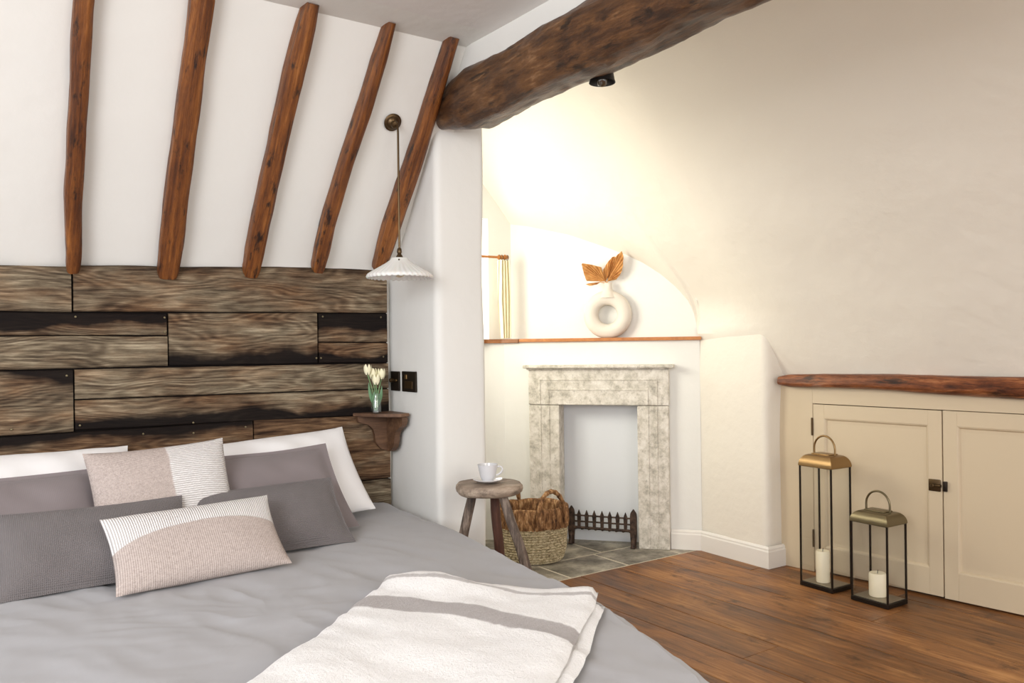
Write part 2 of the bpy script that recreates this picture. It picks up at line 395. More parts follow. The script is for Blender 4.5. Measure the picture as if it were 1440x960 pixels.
# skirting board
bm = B(); prf = [(0, 0), (.016, 0), (.016, .095), (.012, .103), (.012, .112), (.004, .122), (0, .124)]
def skirt(bm, pts):
    P = []
    for i, p in enumerate(pts):
        p = Vector(p); d0 = (p-Vector(pts[i-1])).normalized() if i else None; d1 = (Vector(pts[i+1])-p).normalized() if i < len(pts)-1 else None
        n0 = Vector((-d0.y, d0.x)) if d0 else None; n1 = Vector((-d1.y, d1.x)) if d1 else None
        if n0 and n1: nn = (n0+n1); nn = nn/(nn.length_squared/2)
        else: nn = n0 or n1
        P.append([(p.x-nn.x*o, p.y-nn.y*o, z) for o, z in prf])
    grid(bm, P)
skirt(bm, [fp(.19, 0, 0).to_2d(), Vector((3.908, 3.528)), Vector((3.888, 3.012)), Vector((4.04, 3.006))])
struct('baseboard_right', bm, M['skirting'], smooth=False)
# floorboards (one floor, real gaps)
m = Mt('floorboards', rough=.4); m.b.inputs['Specular IOR Level'].default_value = .3; at = m.n('ShaderNodeAttribute', attribute_name='pl'); sep = m.n('ShaderNodeSeparateColor', {0: at.outputs[0]})
tc = m.n('ShaderNodeTexCoord'); off = m.n('ShaderNodeCombineXYZ', {0: m.math('MULTIPLY', sep.outputs[0], 7.), 1: m.math('MULTIPLY', sep.outputs[0], 31.)})
v = m.n('ShaderNodeVectorMath', {0: tc.outputs['Object'], 1: off.outputs[0]}, operation='ADD').outputs[0]
mp = m.n('ShaderNodeMapping', {'Vector': v, 'Scale': (24, 1.2, 1)}).outputs[0]; g = m.noise(mp, 1.8, 9, .72, .7)
mp2 = m.n('ShaderNodeMapping', {'Vector': v, 'Scale': (3, 1.1, 1)}).outputs[0]; lo = m.noise(mp2, 1.7, 5, .6, .6)
f = m.math('ADD', m.math('MULTIPLY', g, .5), m.math('MULTIPLY', lo, .5))
k = m.ramp(f, [(.31, srgb(54, 32, 16)), (.43, srgb(108, 69, 37)), (.54, srgb(148, 100, 58)), (.68, srgb(194, 144, 92))])
tone = m.math('ADD', .78, m.math('MULTIPLY', sep.outputs[1], .4)); tn = m.n('ShaderNodeCombineColor', {0: tone, 1: tone, 2: tone}).outputs[0]
k = m.mix(1., k, tn, 'MULTIPLY'); sp = m.noise(m.n('ShaderNodeMapping', {'Vector': v, 'Scale': (1, .5, 1)}).outputs[0], 9, 7, .72)
k = m.mix(m.ramp(sp, [(.55, BW(0)), (.68, BW(.8))]), k, srgb(52, 26, 12)); m.col(k); m.rough(m.ramp(lo, [(.3, BW(.30)), (.7, BW(.5))])); m.bump(g, .25, .004); M['floor'] = m.m
bm = B(); lay = bm.loops.layers.float_color.new('pl')
xs = [-2.2, -1.9, -1.6, -1.3, -1.0, -.7, -.4, -.1, .2, .5, .8, 1.1, 1.4, 1.7, 1.98, 2.22, 2.46, 2.695, 2.93, 3.22, 3.526, 3.78, 3.98, 4.16, 4.4]
for a, b in zip(xs, xs[1:]):
    ys = sorted([-2.4, 3.545]+[random.uniform(-2, 3.2) for _ in range(2)])
    for y0, y1 in zip(ys, ys[1:]):
        if y1-y0 < .3: continue
        n0 = len(bm.faces); h = random.uniform(-.0015, .0)
        r = box(bm, (a+.0018, y0+.001, -.03), (b-.0018, y1-.001, h), .002); c = (random.random(), random.random(), 0, 1)
        bm.faces.ensure_lookup_table()
        for ff in list(bm.faces)[n0:]:
            for l in ff.loops: l[lay] = c
box(bm, (-2.2, -2.4, -.05), (4.4, 3.545, -.012))
struct('floor', bm, M['floor'], smooth=False)
# flagged hearth
bm = B(); lay = bm.loops.layers.float_color.new('pl'); gx = [1.9, 2.42, 2.87, 3.305, 3.74, 4.2]; gy = [3.55, 3.87, 4.26, 4.75]
for i in range(5):
    for j in range(3):
        ox = .07 if j == 1 else (-.03 if j == 2 else 0)
        n0 = len(bm.faces); box(bm, (gx[i]+.009+ox, gy[j]+.009, -.03), (gx[i+1]-.009+ox, gy[j+1]-.009, .001*random.random()), .004); t = random.uniform(.5, 1.0)
        for ff in list(bm.faces)[n0:]:
            for l in ff.loops: l[lay] = (t, t*random.uniform(.96, 1.0), t*random.uniform(.9, 1.0), 1)
hearth = struct('floor.001', bm, M['flag'], smooth=False)
bm = B(); box(bm, (1.9, 3.546, -.05), (4.25, 4.76, -.0025)); obj('grout', bm, M['grout'], hearth, False)

# ------------------------------------------------------------------ old timbers
def irregular_beam(bm, pts, w, h, up, seed, n=14, seg=40, rough=.12, endtaper=(0, 0), sq=.6):
    """rounded-square section swept along pts, knotty"""
    pts = [Vector(p) for p in pts]; L = [0]
    for a, b in zip(pts, pts[1:]): L.append(L[-1]+(b-a).length)
    P = []; up = Vector(up)
    for i in range(seg+1):
        s = L[-1]*i/seg; k = max(j for j in range(len(L)) if L[j] <= s+1e-9); k = min(k, len(pts)-2)
        t = (s-L[k])/(L[k+1]-L[k]); p = pts[k].lerp(pts[k+1], t); d = (pts[-1]-pts[0]).normalized()
        x = d.cross(up).normalized(); y = x.cross(d).normalized()
        ww = w(s/L[-1]) if callable(w) else w; hh = h(s/L[-1]) if callable(h) else h; row = []
        for q in range(n):
            a = 2*pi*q/n; ca, sa = cos(a), sin(a); e = (abs(ca)**(2/sq)+abs(sa)**(2/sq))**(-sq/2)
            f = 1+rough*nz(ca*1.2+seed*9, sa*1.2, s*2.2)+rough*.5*nz(ca*3+seed*5, sa*3, s*7)+rough*.28*nz(ca*7, sa*7+seed, s*20)
            row.append(p+x*ww/2*ca*e*f+y*hh/2*sa*e*f)
        P.append(row)
    V, F = grid(bm, P, closev=True); cap(bm, V[0][::-1]); cap(bm, V[-1])
RN = Vector((0, -1, KR)).normalized()   # along the slope, upwards
RO = Vector((0, -KR, -1)).normalized()  # out of the slope
RAFT = [  # (x, metres up the slope, width) along the centre line
    ([(.392, .07, .046), (.388, .15, .052), (.378, .326, .058), (.373, .585, .053), (.368, .822, .057), (.365, 1.12, .054)], 'leftmost slim dark oak rafter on the sloping wall above the bed'),
    ([(.712, .06, .074), (.711, .15, .082), (.706, .327, .079), (.701, .632, .075), (.699, .883, .072), (.698, 1.12, .076)], 'widest oak rafter on the sloping wall, second from the left'),
    ([(1.026, .08, .060), (1.026, .15, .067), (1.025, .324, .068), (1.030, .622, .070), (1.034, .869, .068), (1.043, 1.04, .060), (1.047, 1.12, .046)], 'crooked oak rafter in the middle of the five above the headboard'),
    ([(1.298, .115, .050), (1.297, .17, .056), (1.293, .312, .054), (1.306, .569, .049), (1.325, .764, .051), (1.336, .975, .044), (1.343, 1.12, .028)], 'thin bent oak rafter with knots, just left of the pendant lamp fixing'),
    ([(1.573, .13, .056), (1.575, .2, .066), (1.579, .369, .072), (1.593, .601, .070), (1.600, .82, .062), (1.601, .996, .046), (1.604, 1.12, .040)], 'straight dark rafter behind the pendant rod, next to the pillar')]
for k, (cp, lab) in enumerate(RAFT):
    bm = B(); pts = []
    base = Vector((0, WALL_Y, 1.58))
    for i in range(25):
        s0 = cp[0][1]-.04; s = s0+(cp[-1][1]-s0)*i/24; x = lerp([(c[1], c[0]) for c in cp], s)+.003*nz(s*5, k*3.3)
        pts.append(base+RN*s+RO*.026+Vector((x, 0, 0)))
    wf_ = lambda t, cp=cp, k=k: lerp([(c[1], c[2]) for c in cp], cp[0][1]-.04+t*(cp[-1][1]-cp[0][1]+.04))*(1+.05*nz(t*7, k*7.7))*min(1, .82+t*9)
    irregular_beam(bm, pts, wf_, .062, RO, k+1, 18, 80, .09, sq=.38)
    tag(obj('rafter', bm, M['rafter'], None, True, 60), lab, 'beam', 'oak rafters on the sloping wall')
bm = B(); pts = []
for i in range(40):
    t = i/39; y = 2.93-t*4.6; pts.append((1.715+.02*sin(t*9), y, 2.255+.014*nz(t*6, 2)+.10*min(t, .35)))
irregular_beam(bm, pts, lambda t: .21*min(1, .62+t*7), lambda t: .215*min(1, .55+t*9)*(1+.06*nz(t*9, 5)), (0, 0, 1), 3, 40, 220, .15, sq=.72)
tag(obj('tie_beam', bm, M['beam'], None, True, 70), 'thick rough dark timber beam running from the pillar top under the ceiling', 'beam')

# cupboard: local u along the face towards the camera, v out of it
CU = Vector((.0932, -.9957, 0)); CN = Vector((-.9957, -.0932, 0)); CO = Vector((4.024, 2.956, 0))
CM = Matrix(((CU.x, CN.x, 0, CO.x), (CU.y, CN.y, 0, CO.y), (0, 0, 1, 0), (0, 0, 0, 1)))
bm = B(); pts = []
for i in range(40):
    t = i/39; u = -.03+t*2.6; p = CO+CU*u+CN*.012; pts.append((p.x, p.y, lerp([(0, 1.076), (.25, 1.082), (.5, 1.083), (.8, 1.078), (1.3, 1.07), (3, 1.05)], u)))
irregular_beam(bm, pts, .13, lambda t: lerp([(0, .05), (.02, .07), (.2, .080), (.5, .108), (1, .12)], t), (0, 0, 1), 8, 20, 90, .10, sq=.55)
tag(obj('lintel_beam', bm, M['lintel'], None, True, 60), 'glossy reddish-brown knotted timber lying above the beige cupboard doors', 'beam')

# ------------------------------------------------------------------ cupboard
cup = thing('cupboard', 'beige painted built-in eaves cupboard with two panelled doors under the timber', 'cupboard', tuple(CO+CU*.8), 0)
bm = B()
box(bm, (-.12, -.03, .0), (.143, 0, 1.06), .002, CM); box(bm, (.143, -.03, .95), (1.60, 0, 1.06), .002, CM); box(bm, (1.541, -.03, .012), (2.2, 0, 1.06), .002, CM)
obj('face_frame', bm, M['cupboard'], cup, False)
bm = B(); box(bm, (.14, -.06, .0), (1.545, -.034, .96), 0, CM); obj('carcass', bm, M['cupgap'], cup, False)
def door(u0, u1, z0, z1, hinge_u):
    bm = B(); st, tr, br = .066, .075, .135
    box(bm, (u0, -.022, z0), (u0+st, 0.002, z1), .0015, CM); box(bm, (u1-st, -.022, z0), (u1, .002, z1), .0015, CM)
    box(bm, (u0+st, -.022, z1-tr), (u1-st, .002, z1), .0015, CM); box(bm, (u0+st, -.022, z0), (u1-st, .002, z0+br), .0015, CM)
    d = obj('door', bm, M['cupboard'], cup, False)
    bm = B(); a0, a1, b0, b1 = u0+st, u1-st, z0+br, z1-tr; R = []
    for ins, v in ((0, .001), (.005, -.001), (.009, -.006), (.012, -.012), (.03, -.013)):
        R.append([CM @ Vector(p) for p in ((a0+ins, v, b0+ins), (a1-ins, v, b0+ins), (a1-ins, v, b1-ins), (a0+ins, v, b1-ins))])
    V, F = grid(bm, R, closev=True); cap(bm, V[-1]); obj('panel', bm, M['cupboard'], d, False)
    for z in (.82, .19):
        bm = B(); c = CM @ Vector((hinge_u, .006, z)); tube(bm, [c+Vector((0, 0, q)) for q in (-.05, -.048, .048, .05)], [.003, .006, .006, .003], 8)
        for q in (-.017, .017): tube(bm, [c+Vector((0, 0, q-.001)), c+Vector((0, 0, q+.001))], .007, 8)
        h = obj('hinge', bm, M['bronze'], d); h['label'] = 'dark bronze butt hinge'
    return d
d1 = door(.147, .839, .014, .946, .143); d2 = door(.845, 1.537, .010, .947, 1.541)
bm = B(); box(bm, (.775, .002, .54), (.833, .010, .60), .003, CM); c0 = CM @ Vector((.79, .016, .57)); c1 = CM @ Vector((.838, .016, .57)); tube(bm, [c0, c1], .008, 10); tube(bm, [CM @ Vector((.80, .008, .57)), CM @ Vector((.80, .028, .57)), CM @ Vector((.80, .032, .57))], [.006, .010, .006], 10)
o = obj('latch', bm, M['bronze'], d1); o['label'] = 'dark bronze cupboard latch'
bm = B(); box(bm, (.847, .002, .545), (.866, .018, .595), .003, CM); o = obj('latch_keeper', bm, M['darkmetal'], d2); o['label'] = 'dark latch keeper'

# ------------------------------------------------------------------ headboard of reclaimed planks
m = Mt('reclaimed_planks', rough=.75); pl = m.n('ShaderNodeAttribute', attribute_name='pl'); pv = m.n('ShaderNodeAttribute', attribute_name='pv')
s1 = m.n('ShaderNodeSeparateColor', {0: pl.outputs[0]}); s2 = m.n('ShaderNodeSeparateColor', {0: pv.outputs[0]})
uv = m.n('ShaderNodeUVMap').outputs[0]
wob = m.noise(m.n('ShaderNodeMapping', {'Vector': uv, 'Scale': (2.4, 6, 1)}).outputs[0], 1.6, 3, .5)
sx = m.n('ShaderNodeSeparateXYZ', {0: uv}); yy = m.math('ADD', sx.outputs[1], m.math('MULTIPLY', wob, .05))
vec = m.n('ShaderNodeCombineXYZ', {0: m.math('MULTIPLY', sx.outputs[0], 2.2), 1: m.math('MULTIPLY', yy, 95.), 2: m.math('MULTIPLY', s2.outputs[1], 20.)}).outputs[0]
g = m.noise(vec, 1.0, 6, .7, .4)
lo = m.noise(m.n('ShaderNodeMapping', {'Vector': uv, 'Scale': (2.2, 6, 1)}).outputs[0], 2.0, 5, .6)
LL = m.noise(m.n('ShaderNodeMapping', {'Vector': uv, 'Scale': (1.25, 5.5, 1)}).outputs[0], 1.5, 1.5, .5)
ring = m.math('SINE', m.math('ADD', m.math('MULTIPLY', LL, 95.), m.math('MULTIPLY', sx.outputs[1], 130.)))
fine = m.noise(m.n('ShaderNodeMapping', {'Vector': uv, 'Scale': (9, 160, 1)}).outputs[0], 1.2, 6, .75)
g = m.math('ADD', m.math('MULTIPLY', g, .55), m.math('ADD', m.math('MULTIPLY', fine, .42), m.math('MULTIPLY', ring, .042)))
f = m.math('ADD', m.math('MULTIPLY', g, .72), m.math('MULTIPLY', lo, .30))
grey = m.ramp(f, [(.36, srgb(40, 33, 26)), (.45, srgb(92, 80, 65)), (.53, srgb(128, 115, 95)), (.66, srgb(192, 178, 152))])
brn = m.ramp(f, [(.36, srgb(32, 20, 14)), (.45, srgb(76, 54, 38)), (.53, srgb(112, 84, 60)), (.67, srgb(166, 134, 100))])
pat = m.noise(m.n('ShaderNodeMapping', {'Vector': uv, 'Scale': (1.5, 5, 1)}).outputs[0], 2.4, 4, .6)
k = m.mix(m.math('MULTIPLY', m.ramp(m.math('ADD', pat, m.math('MULTIPLY', s1.outputs[2], .32)), [(.52, BW(0)), (.82, BW(1))]), .9), grey, brn)
ed = m.noise(m.n('ShaderNodeMapping', {'Vector': uv, 'Scale': (1.1, .6, 1)}).outputs[0], 2.2, 5, .5)
vtop = m.math('SUBTRACT', 1., s2.outputs[0])
def edge(v, amt, lo_, hi_):   # stained band whose depth wanders along the plank
    dd = m.math('SUBTRACT', m.math('MULTIPLY', amt, m.math('SUBTRACT', m.math('MULTIPLY', ed, 3.4), .75)), v)
    return m.ramp(dd, [(lo_, BW(0)), (hi_, BW(1))])
sc = srgb(122, 72, 36); blk = srgb(17, 13, 13)
for v_, a_ in ((vtop, s1.outputs[0]), (s2.outputs[0], s1.outputs[1])):
    k = m.mix(m.math('MULTIPLY', edge(v_, m.math('MULTIPLY', a_, 1.5), .0, .3), .7), k, m.mix(.6, k, sc, 'MULTIPLY'))
    k = m.mix(m.math('MULTIPLY', edge(v_, a_, .0, .16), .95), k, blk)
m.col(k); m.bump(g, .6, .006); m.b.inputs['Specular IOR Level'].default_value = .15; M['planks'] = m.m
PLANKS = [  # x0, x1, zb0, zb1 (left bottom, right bottom), zt0, zt1, dark top, dark bottom, brownness
    (-1.0, .389, 1.437, 1.437, 1.588, 1.600, .05, .05, .35), (.394, 1.633, 1.439, 1.449, 1.606, 1.652, .10, .03, .5),
    (-1.0, .709, 1.356, 1.353, 1.433, 1.436, .72, .0, .55), (-1.0, .711, 1.230, 1.236, 1.353, 1.350, .0, .04, .1),
    (.715, 1.308, 1.236, 1.232, 1.437, 1.446, .02, .42, .45), (1.313, 1.633, 1.323, 1.319, 1.445, 1.447, .62, .0, .55), (1.313, 1.634, 1.233, 1.229, 1.320, 1.316, .0, .62, .9),
    (-1.0, .391, 1.005, 1.009, 1.227, 1.232, .28, .05, .4), (.395, 1.635, 1.124, 1.115, 1.232, 1.227, .02, .03, .25), (.395, 1.637, 1.012, 1.000, 1.121, 1.112, .03, .42, .5),
    (-1.0, 1.030, .868, .868, 1.003, 1.008, .34, .22, .95), (1.034, 1.640, .716, .716, 1.009, .997, .10, .16, .95), (-1.0, 1.030, .716, .716, .865, .865, .1, .2, .9), (-1.0, 1.643, .45, .45, .713, .713, .0, .0, .35)]
bm = B(); lp = bm.loops.layers.float_color.new('pl'); lv = bm.loops.layers.float_color.new('pv'); uvl = bm.loops.layers.uv.new('UVMap')
for k_, (x0, x1, b0, b1, t0, t1, dt, db, br) in enumerate(PLANKS):
    rnd = random.random(); dep = random.uniform(.0, .006); n = max(6, int((x1-x0)/.04)); yb, yf = WALL_Y-.002, 3.300-dep
    rows = []
    g_ = .0009
    for i in range(n+1):
        t = i/n; x = x0+g_+(x1-x0-2*g_)*t; zb = b0+(b1-b0)*t+g_+.0022*nz(x*4, k_*5); zt = t0+(t1-t0)*t-g_+.0022*nz(x*4, k_*5+2)+(.006*nz(x*7, 1.5) if k_ < 2 else 0)
        row = [((x, yb, zb), 0.), ((x, yf+.004, zb), 0.), ((x, yf, zb+.004), .02), ((x, yf-.001, (zb+zt)/2), .5), ((x, yf, zt-.004), .98), ((x, yf+.004, zt), 1.), ((x, yb, zt), 1.)]
        rows.append(row)
    V = [[(bm.verts.new(p), w) for p, w in r] for r in rows]
    def face(q):
        ff = bm.faces.new([a for a, _ in q])
        for l, (_, w) in zip(ff.loops, q):
            l[lp] = (dt, db, br, 1); l[lv] = (w, rnd, 0, 1); l[uvl].uv = (l.vert.co.x+rnd*13, w*(t0-b0)+rnd*5)
    for i in range(n):
        for j in range(6): face([V[i][j], V[i+1][j], V[i+1][j+1], V[i][j+1]])
    face(V[0]); face(V[-1][::-1])
n0 = len(bm.faces); box(bm, (-1.0, 3.318, .46), (1.638, 3.331, 1.585)); bm.faces.ensure_lookup_table()
for ff in list(bm.faces)[n0:]:
    for l in ff.loops: l[lp] = (1, 1, 1, 1); l[lv] = (0, 0, 0, 1)
hb = tag(obj('headboard', bm, M['planks'], None, True, 30), 'reclaimed weathered plank headboard cladding the wall behind the bed', 'headboard')
for (x, z) in [(.40, 1.42), (.70, 1.42), (.70, 1.365), (1.30, 1.255), (1.33, 1.43), (1.60, 1.43), (1.32, 1.255), (1.61, 1.255), (.37, 1.21), (.41, 1.03), (.8, 1.015), (1.5, 1.08), (.62, .985), (.80, .975), (1.0, .985), (.2, 1.03)]:
    bm = B(); lathe(bm, [(.0045, 0), (.0035, .002), (.001, .0025)], (0, 0, 0), 8)
    bm.verts.ensure_lookup_table()
    for v in bm.verts: v.co = Vector((x+v.co.x, 3.2935-v.co.z, z+v.co.y))
    obj('nail_head', bm, M['pewter'], hb)

# ------------------------------------------------------------------ bed
XE = [(.80, .95), (.86, 1.10), (.95, 1.20), (1.06, 1.265), (1.2, 1.325), (1.35, 1.37), (1.61, 1.445), (1.97, 1.50), (2.24, 1.53), (2.56, 1.578), (2.9, 1.606), (3.2, 1.616), (3.285, 1.616)]
OUT = [(x+.012, y) for y, x in XE]+[(1.2, 3.288), (.7, 3.288), (.2, 3.288), (-.2, 3.288), (-.24, 3.2), (-.25, 2.4), (-.25, 1.6), (-.22, 1.0), (-.12, .86), (.05, .80), (.5, .78)]
def resample(poly, n):
    P = [Vector(p) for p in poly]+[Vector(poly[0])]; L = [0]
    for a, b in zip(P, P[1:]): L.append(L[-1]+(b-a).length)
    out = []
    for i in range(n):
        s = L[-1]*i/n; k = max(j for j in range(len(P)-1) if L[j] <= s); out.append(P[k].lerp(P[k+1], (s-L[k])/(L[k+1]-L[k])))
    return out
OUTL = resample(OUT, 260); OUTL = [(OUTL[i-2]+OUTL[i-1]+OUTL[i]+OUTL[(i+1) % 260]+OUTL[(i+2) % 260])/5 for i in range(260)]
BC = Vector((.68, 2.05))
def ztop(x, y):
    w = .010*nz(x, y, 0, 2.2)+.008*nz(x*1.2+y*.9, y*.6-x*.5, 4, 5)+.006*(1-abs(2*nz(x*1.6+y*.5, y*.5-x*.3, 9, 7)))+.003*(1-abs(2*nz(x*.5+y*1.3, y*.3-x*.4, 2, 14)))
    return .622+w
def duvet_z(x, y): return ztop(x, y)
bed = thing('bed', 'low double bed under the grey duvet against the plank headboard', 'bed', (.68, 2.05, 0))
def blob(scale, z0, z1, r=.03):
    bm = B(); P = []
    for (sc, z) in ((scale-.02, z0), (scale, z0+r), (scale, z1-r), (scale-.02, z1)): P.append([(BC.x+(p.x-BC.x)*sc, BC.y+(p.y-BC.y)*sc, z) for p in OUTL])
    V, F = grid(bm, P, closev=True); cap(bm, V[0][::-1]); cap(bm, V[-1]); return bm
obj('base', blob(.88, .10, .30), M['bedbase'], bed); obj('mattress', blob(.90, .30, .545), M['mattress'], bed)
for (x, y) in ((.0, 1.1), (1.15, 1.15), (.0, 3.05), (1.4, 3.05)):
    bm = B(); lathe(bm, [(.025, 0), (.03, .10)], (x, y, 0), 12); obj('leg', bm, M['darkmetal'], bed)
bm = B(); rings = []
R = .085
for s in [.003+.927*k/75 for k in range(76)]:
    rings.append([(BC.x+(p.x-BC.x)*s, BC.y+(p.y-BC.y)*s, None) for p in OUTL])
P = [[(x, y, ztop(x, y)) for x, y, _ in r] for r in rings]
for th in range(0, 91, 9):
    a = radians(th); row = []
    for i, p in enumerate(OUTL):
        d = (OUTL[(i+1) % 260]-OUTL[i-1]).normalized(); nn = Vector((d.y, -d.x)); 
        if nn.dot(p-BC) < 0: nn = -nn
        q = p-nn*(R*(1-sin(a))); row.append((q.x, q.y, ztop(q.x, q.y)-R*(1-cos(a))))
    P.append(row)
for kz, z in enumerate((.50, .46, .42, .38, .355, .345)):
    row = []
    for i, p in enumerate(OUTL):
        d = (OUTL[(i+1) % 260]-OUTL[i-1]).normalized(); nn = Vector((d.y, -d.x))
        if nn.dot(p-BC) < 0: nn = -nn
        w = .006*sin(i*.55)*kz/5+.006*nz(i*.13, z*3)-.006*kz; q = p+nn*w; row.append((min(q.x, 1.64), min(q.y, 3.291), z))
    P.append(row)
V, F = grid(bm, P, closev=True); cap(bm, V[0])
tag(obj('duvet', bm, M['linen'], None, True, 80), 'plain grey duvet spread over the whole bed', 'duvet')

# ------------------------------------------------------------------ pillows
def pillow_bm(w, h, t, seed, pinch=.05, flange=0., n=36, wr=1.):
    bm = B(); uvl = bm.loops.layers.uv.new('UVMap'); V = {}
    def pt(i, j, side):
        u, v = -1+2*i/n, -1+2*j/n; u = math.copysign(abs(u)**.8, u); v = math.copysign(abs(v)**.8, v)
        fu, fv = 1-flange/(w/2), 1-flange/(h/2); uu, vv = min(1, abs(u)/fu), min(1, abs(v)/fv)
        th = ((1-uu**3.2)*(1-vv**3.2))**.62
        x = w/2*u*(1-pinch*(1-v*v)*abs(u)); y = h/2*v*(1-pinch*(1-u*u)*abs(v))
        wk = .010*wr*nz(x*5+seed*3, y*5, seed)*th+.006*wr*nz((x+y)*9, (x-y)*4, seed*2)*th
        z = side*(t/2*th+.0015)+wk*side+.006*nz(x*4, y*4, seed+5)
        return Vector((x, y+h/2, z)), ((u+1)/2, (v+1)/2)
    for side in (1, -1):
        for i in range(n+1):
            for j in range(n+1):
                if side == -1 and (i in (0, n) or j in (0, n)): V[side, i, j] = V[1, i, j]; continue
                p, q = pt(i, j, side); V[side, i, j] = (bm.verts.new(p), q)
        for i in range(n):
            for j in range(n):
                q = [V[side, i, j], V[side, i+1, j], V[side, i+1, j+1], V[side, i, j+1]]
                if side < 0: q = q[::-1]
                f = bm.faces.new([a for a, _ in q])
                for l, (_, uvv) in zip(f.loops, q): l[uvl].uv = uvv
    return bm
def pillow(label, mat, x, y, z, w, h, t, tilt, yaw=0, roll=0, seed=1, cat='pillow', group=None, name='pillow', **kw):
    o = obj(name, pillow_bm(w, h, t, seed, **kw), mat, None, True, 85)
    o.matrix_world = Matrix.Translation((x, y, z)) @ Matrix.Rotation(radians(yaw), 4, 'Z') @ Matrix.Rotation(radians(tilt), 4, 'X') @ Matrix.Rotation(radians(roll), 4, 'Z')
    return tag(o, label, cat, group)
def ribbed(name, kind):
    m = Mt(name, rough=.95); uv = m.n('ShaderNodeUVMap').outputs[0]; sx = m.n('ShaderNodeSeparateXYZ', {0: uv}); U, Vv = sx.outputs[0], sx.outputs[1]
    c = m.coord(); n1 = m.noise(c, 120, 4, .7); nlo = m.noise(c, 12, 3)
    if kind == 'square': ribs = m.n('ShaderNodeTexWave', {'Vector': uv, 'Scale': 17., 'Distortion': 1.5, 'Detail Scale': 3.}, bands_direction='Y').outputs[1]; msk = m.ramp(m.math('ADD', U, m.math('MULTIPLY', m.math('SUBTRACT', nlo, .5), .03)), [(.545, BW(0)), (.56, BW(1))])
    else: ribs = m.n('ShaderNodeTexWave', {'Vector': uv, 'Scale': 24., 'Distortion': .8, 'Detail Scale': 3.}, bands_direction='X').outputs[1]; cu_ = m.math('POWER', m.math('ABSOLUTE', m.math('SUBTRACT', U, .55)), 2.); msk = m.ramp(m.math('ADD', m.math('ADD', Vv, m.math('MULTIPLY', cu_, .55)), m.math('MULTIPLY', m.math('SUBTRACT', nlo, .5), .02)), [(.655, BW(0)), (.67, BW(1))])
    w = m.n('ShaderNodeTexWave', {'Vector': uv, 'Scale': 26., 'Distortion': 4., 'Detail': 3., 'Detail Scale': 6.}, bands_direction='Y' if kind == 'square' else 'X').outputs[1]
    beige = m.mix(m.math('ADD', m.math('MULTIPLY', w, .45), m.math('MULTIPLY', n1, .6)), srgb(126, 111, 105), srgb(218, 205, 198))
    white = m.mix(ribs, srgb(186, 180, 178), srgb(252, 250, 249)); k = m.mix(msk, beige, white); m.col(k)
    m.bump(m.math('ADD', m.math('MULTIPLY', ribs, msk), m.math('MULTIPLY', n1, .5)), .6, .004); return m.m
M['square'] = ribbed('woven_beige_white', 'square'); M['lumbar'] = ribbed('woven_white_band', 'lumbar')
G = 'white sleeping pillows'
pillow('plump white cotton pillow at the right end of the headboard, behind the grey ones', M['cotton'], 1.075, 2.985, .632, .70, .405, .135, 50, 0, 4, 2, group=G, pinch=.04, wr=1.7)
pillow('white cotton pillow at the left, only its top edge showing over a grey pillow', M['cotton'], .17, 2.98, .632, .78, .42, .15, 49, 0, 0, 3, group=G, pinch=.04, wr=1.7)
G = 'smooth grey pillows'
pillow('smooth taupe grey pillow leaning on the right-hand white pillow', M['taupe'], .94, 2.775, .636, .63, .40, .10, 44, 0, 1.5, 4, group=G, wr=1.8, flange=.025, pinch=.05)
pillow('smooth taupe grey pillow leaning on the left-hand white pillow', M['taupe'], .14, 2.75, .634, .64, .40, .115, 43, 0, 0, 5, group=G, wr=1.8, flange=.025, pinch=.05)
pillow('square cushion, beige with a white ribbed side, propped in the middle of the bed head', M['square'], .605, 2.72, .638, .44, .405, .105, 57, -2, 3, 6, 'cushion', name='cushion', pinch=.06, wr=.6)
G = 'dark woven grey cushions'
pillow('dark grey woven oblong cushion at the right front of the pillows', M['taupe_woven'], .905, 2.61, .632, .52, .285, .085, 43, 0, .5, 8, 'cushion', G, name='cushion', flange=.012)
pillow('dark grey woven oblong cushion at the left front of the pillows', M['taupe_woven'], .375, 2.55, .632, .52, .295, .085, 42, 0, 0, 9, 'cushion', G, name='cushion', flange=.008)
pillow('small oblong beige cushion with a white ribbed band, frontmost on the bed', M['lumbar'], .625, 2.415, .640, .49, .265, .10, 43, 0, 2, 10, 'cushion', name='cushion', pinch=.05, wr=.5)

# ------------------------------------------------------------------ folded throw
m = Mt('wool_throw', rough=1.); uv = m.n('ShaderNodeUVMap').outputs[0]; sx = m.n('ShaderNodeSeparateXYZ', {0: uv}); c = m.coord(); n1 = m.noise(c, 160, 4, .75); n2 = m.noise(c, 45, 4, .7)
v0 = m.math('ADD', sx.outputs[1], m.math('MULTIPLY', m.math('SUBTRACT', n2, .5), .014)); v_ = m.math('SUBTRACT', v0, m.math('MULTIPLY', m.math('POWER', sx.outputs[0], 2.2), .13))
msk = m.math('MAXIMUM', m.ramp(v0, [(.052, BW(0)), (.056, BW(.8)), (.070, BW(.8)), (.074, BW(0))]), m.ramp(v_, [(.163, BW(0)), (.169, BW(1)), (.246, BW(1)), (.252, BW(0))]))
k = m.mix(m.math('MULTIPLY', msk, .92), m.mix(n1, srgb(236, 233, 230), srgb(254, 253, 252)), m.mix(n1, srgb(100, 87, 84), srgb(160, 147, 143))); m.col(k)
m.bump(m.math('ADD', n1, n2), .9, .006); m.b.inputs['Sheen Weight'].default_value = .7; M['throw'] = m.m
E1 = Vector((.635, -.772)).normalized(); E2 = Vector((-.75, -.66)).normalized(); TO = Vector((1.015, 2.045))
bm = B(); uvl = bm.loops.layers.uv.new('UVMap')
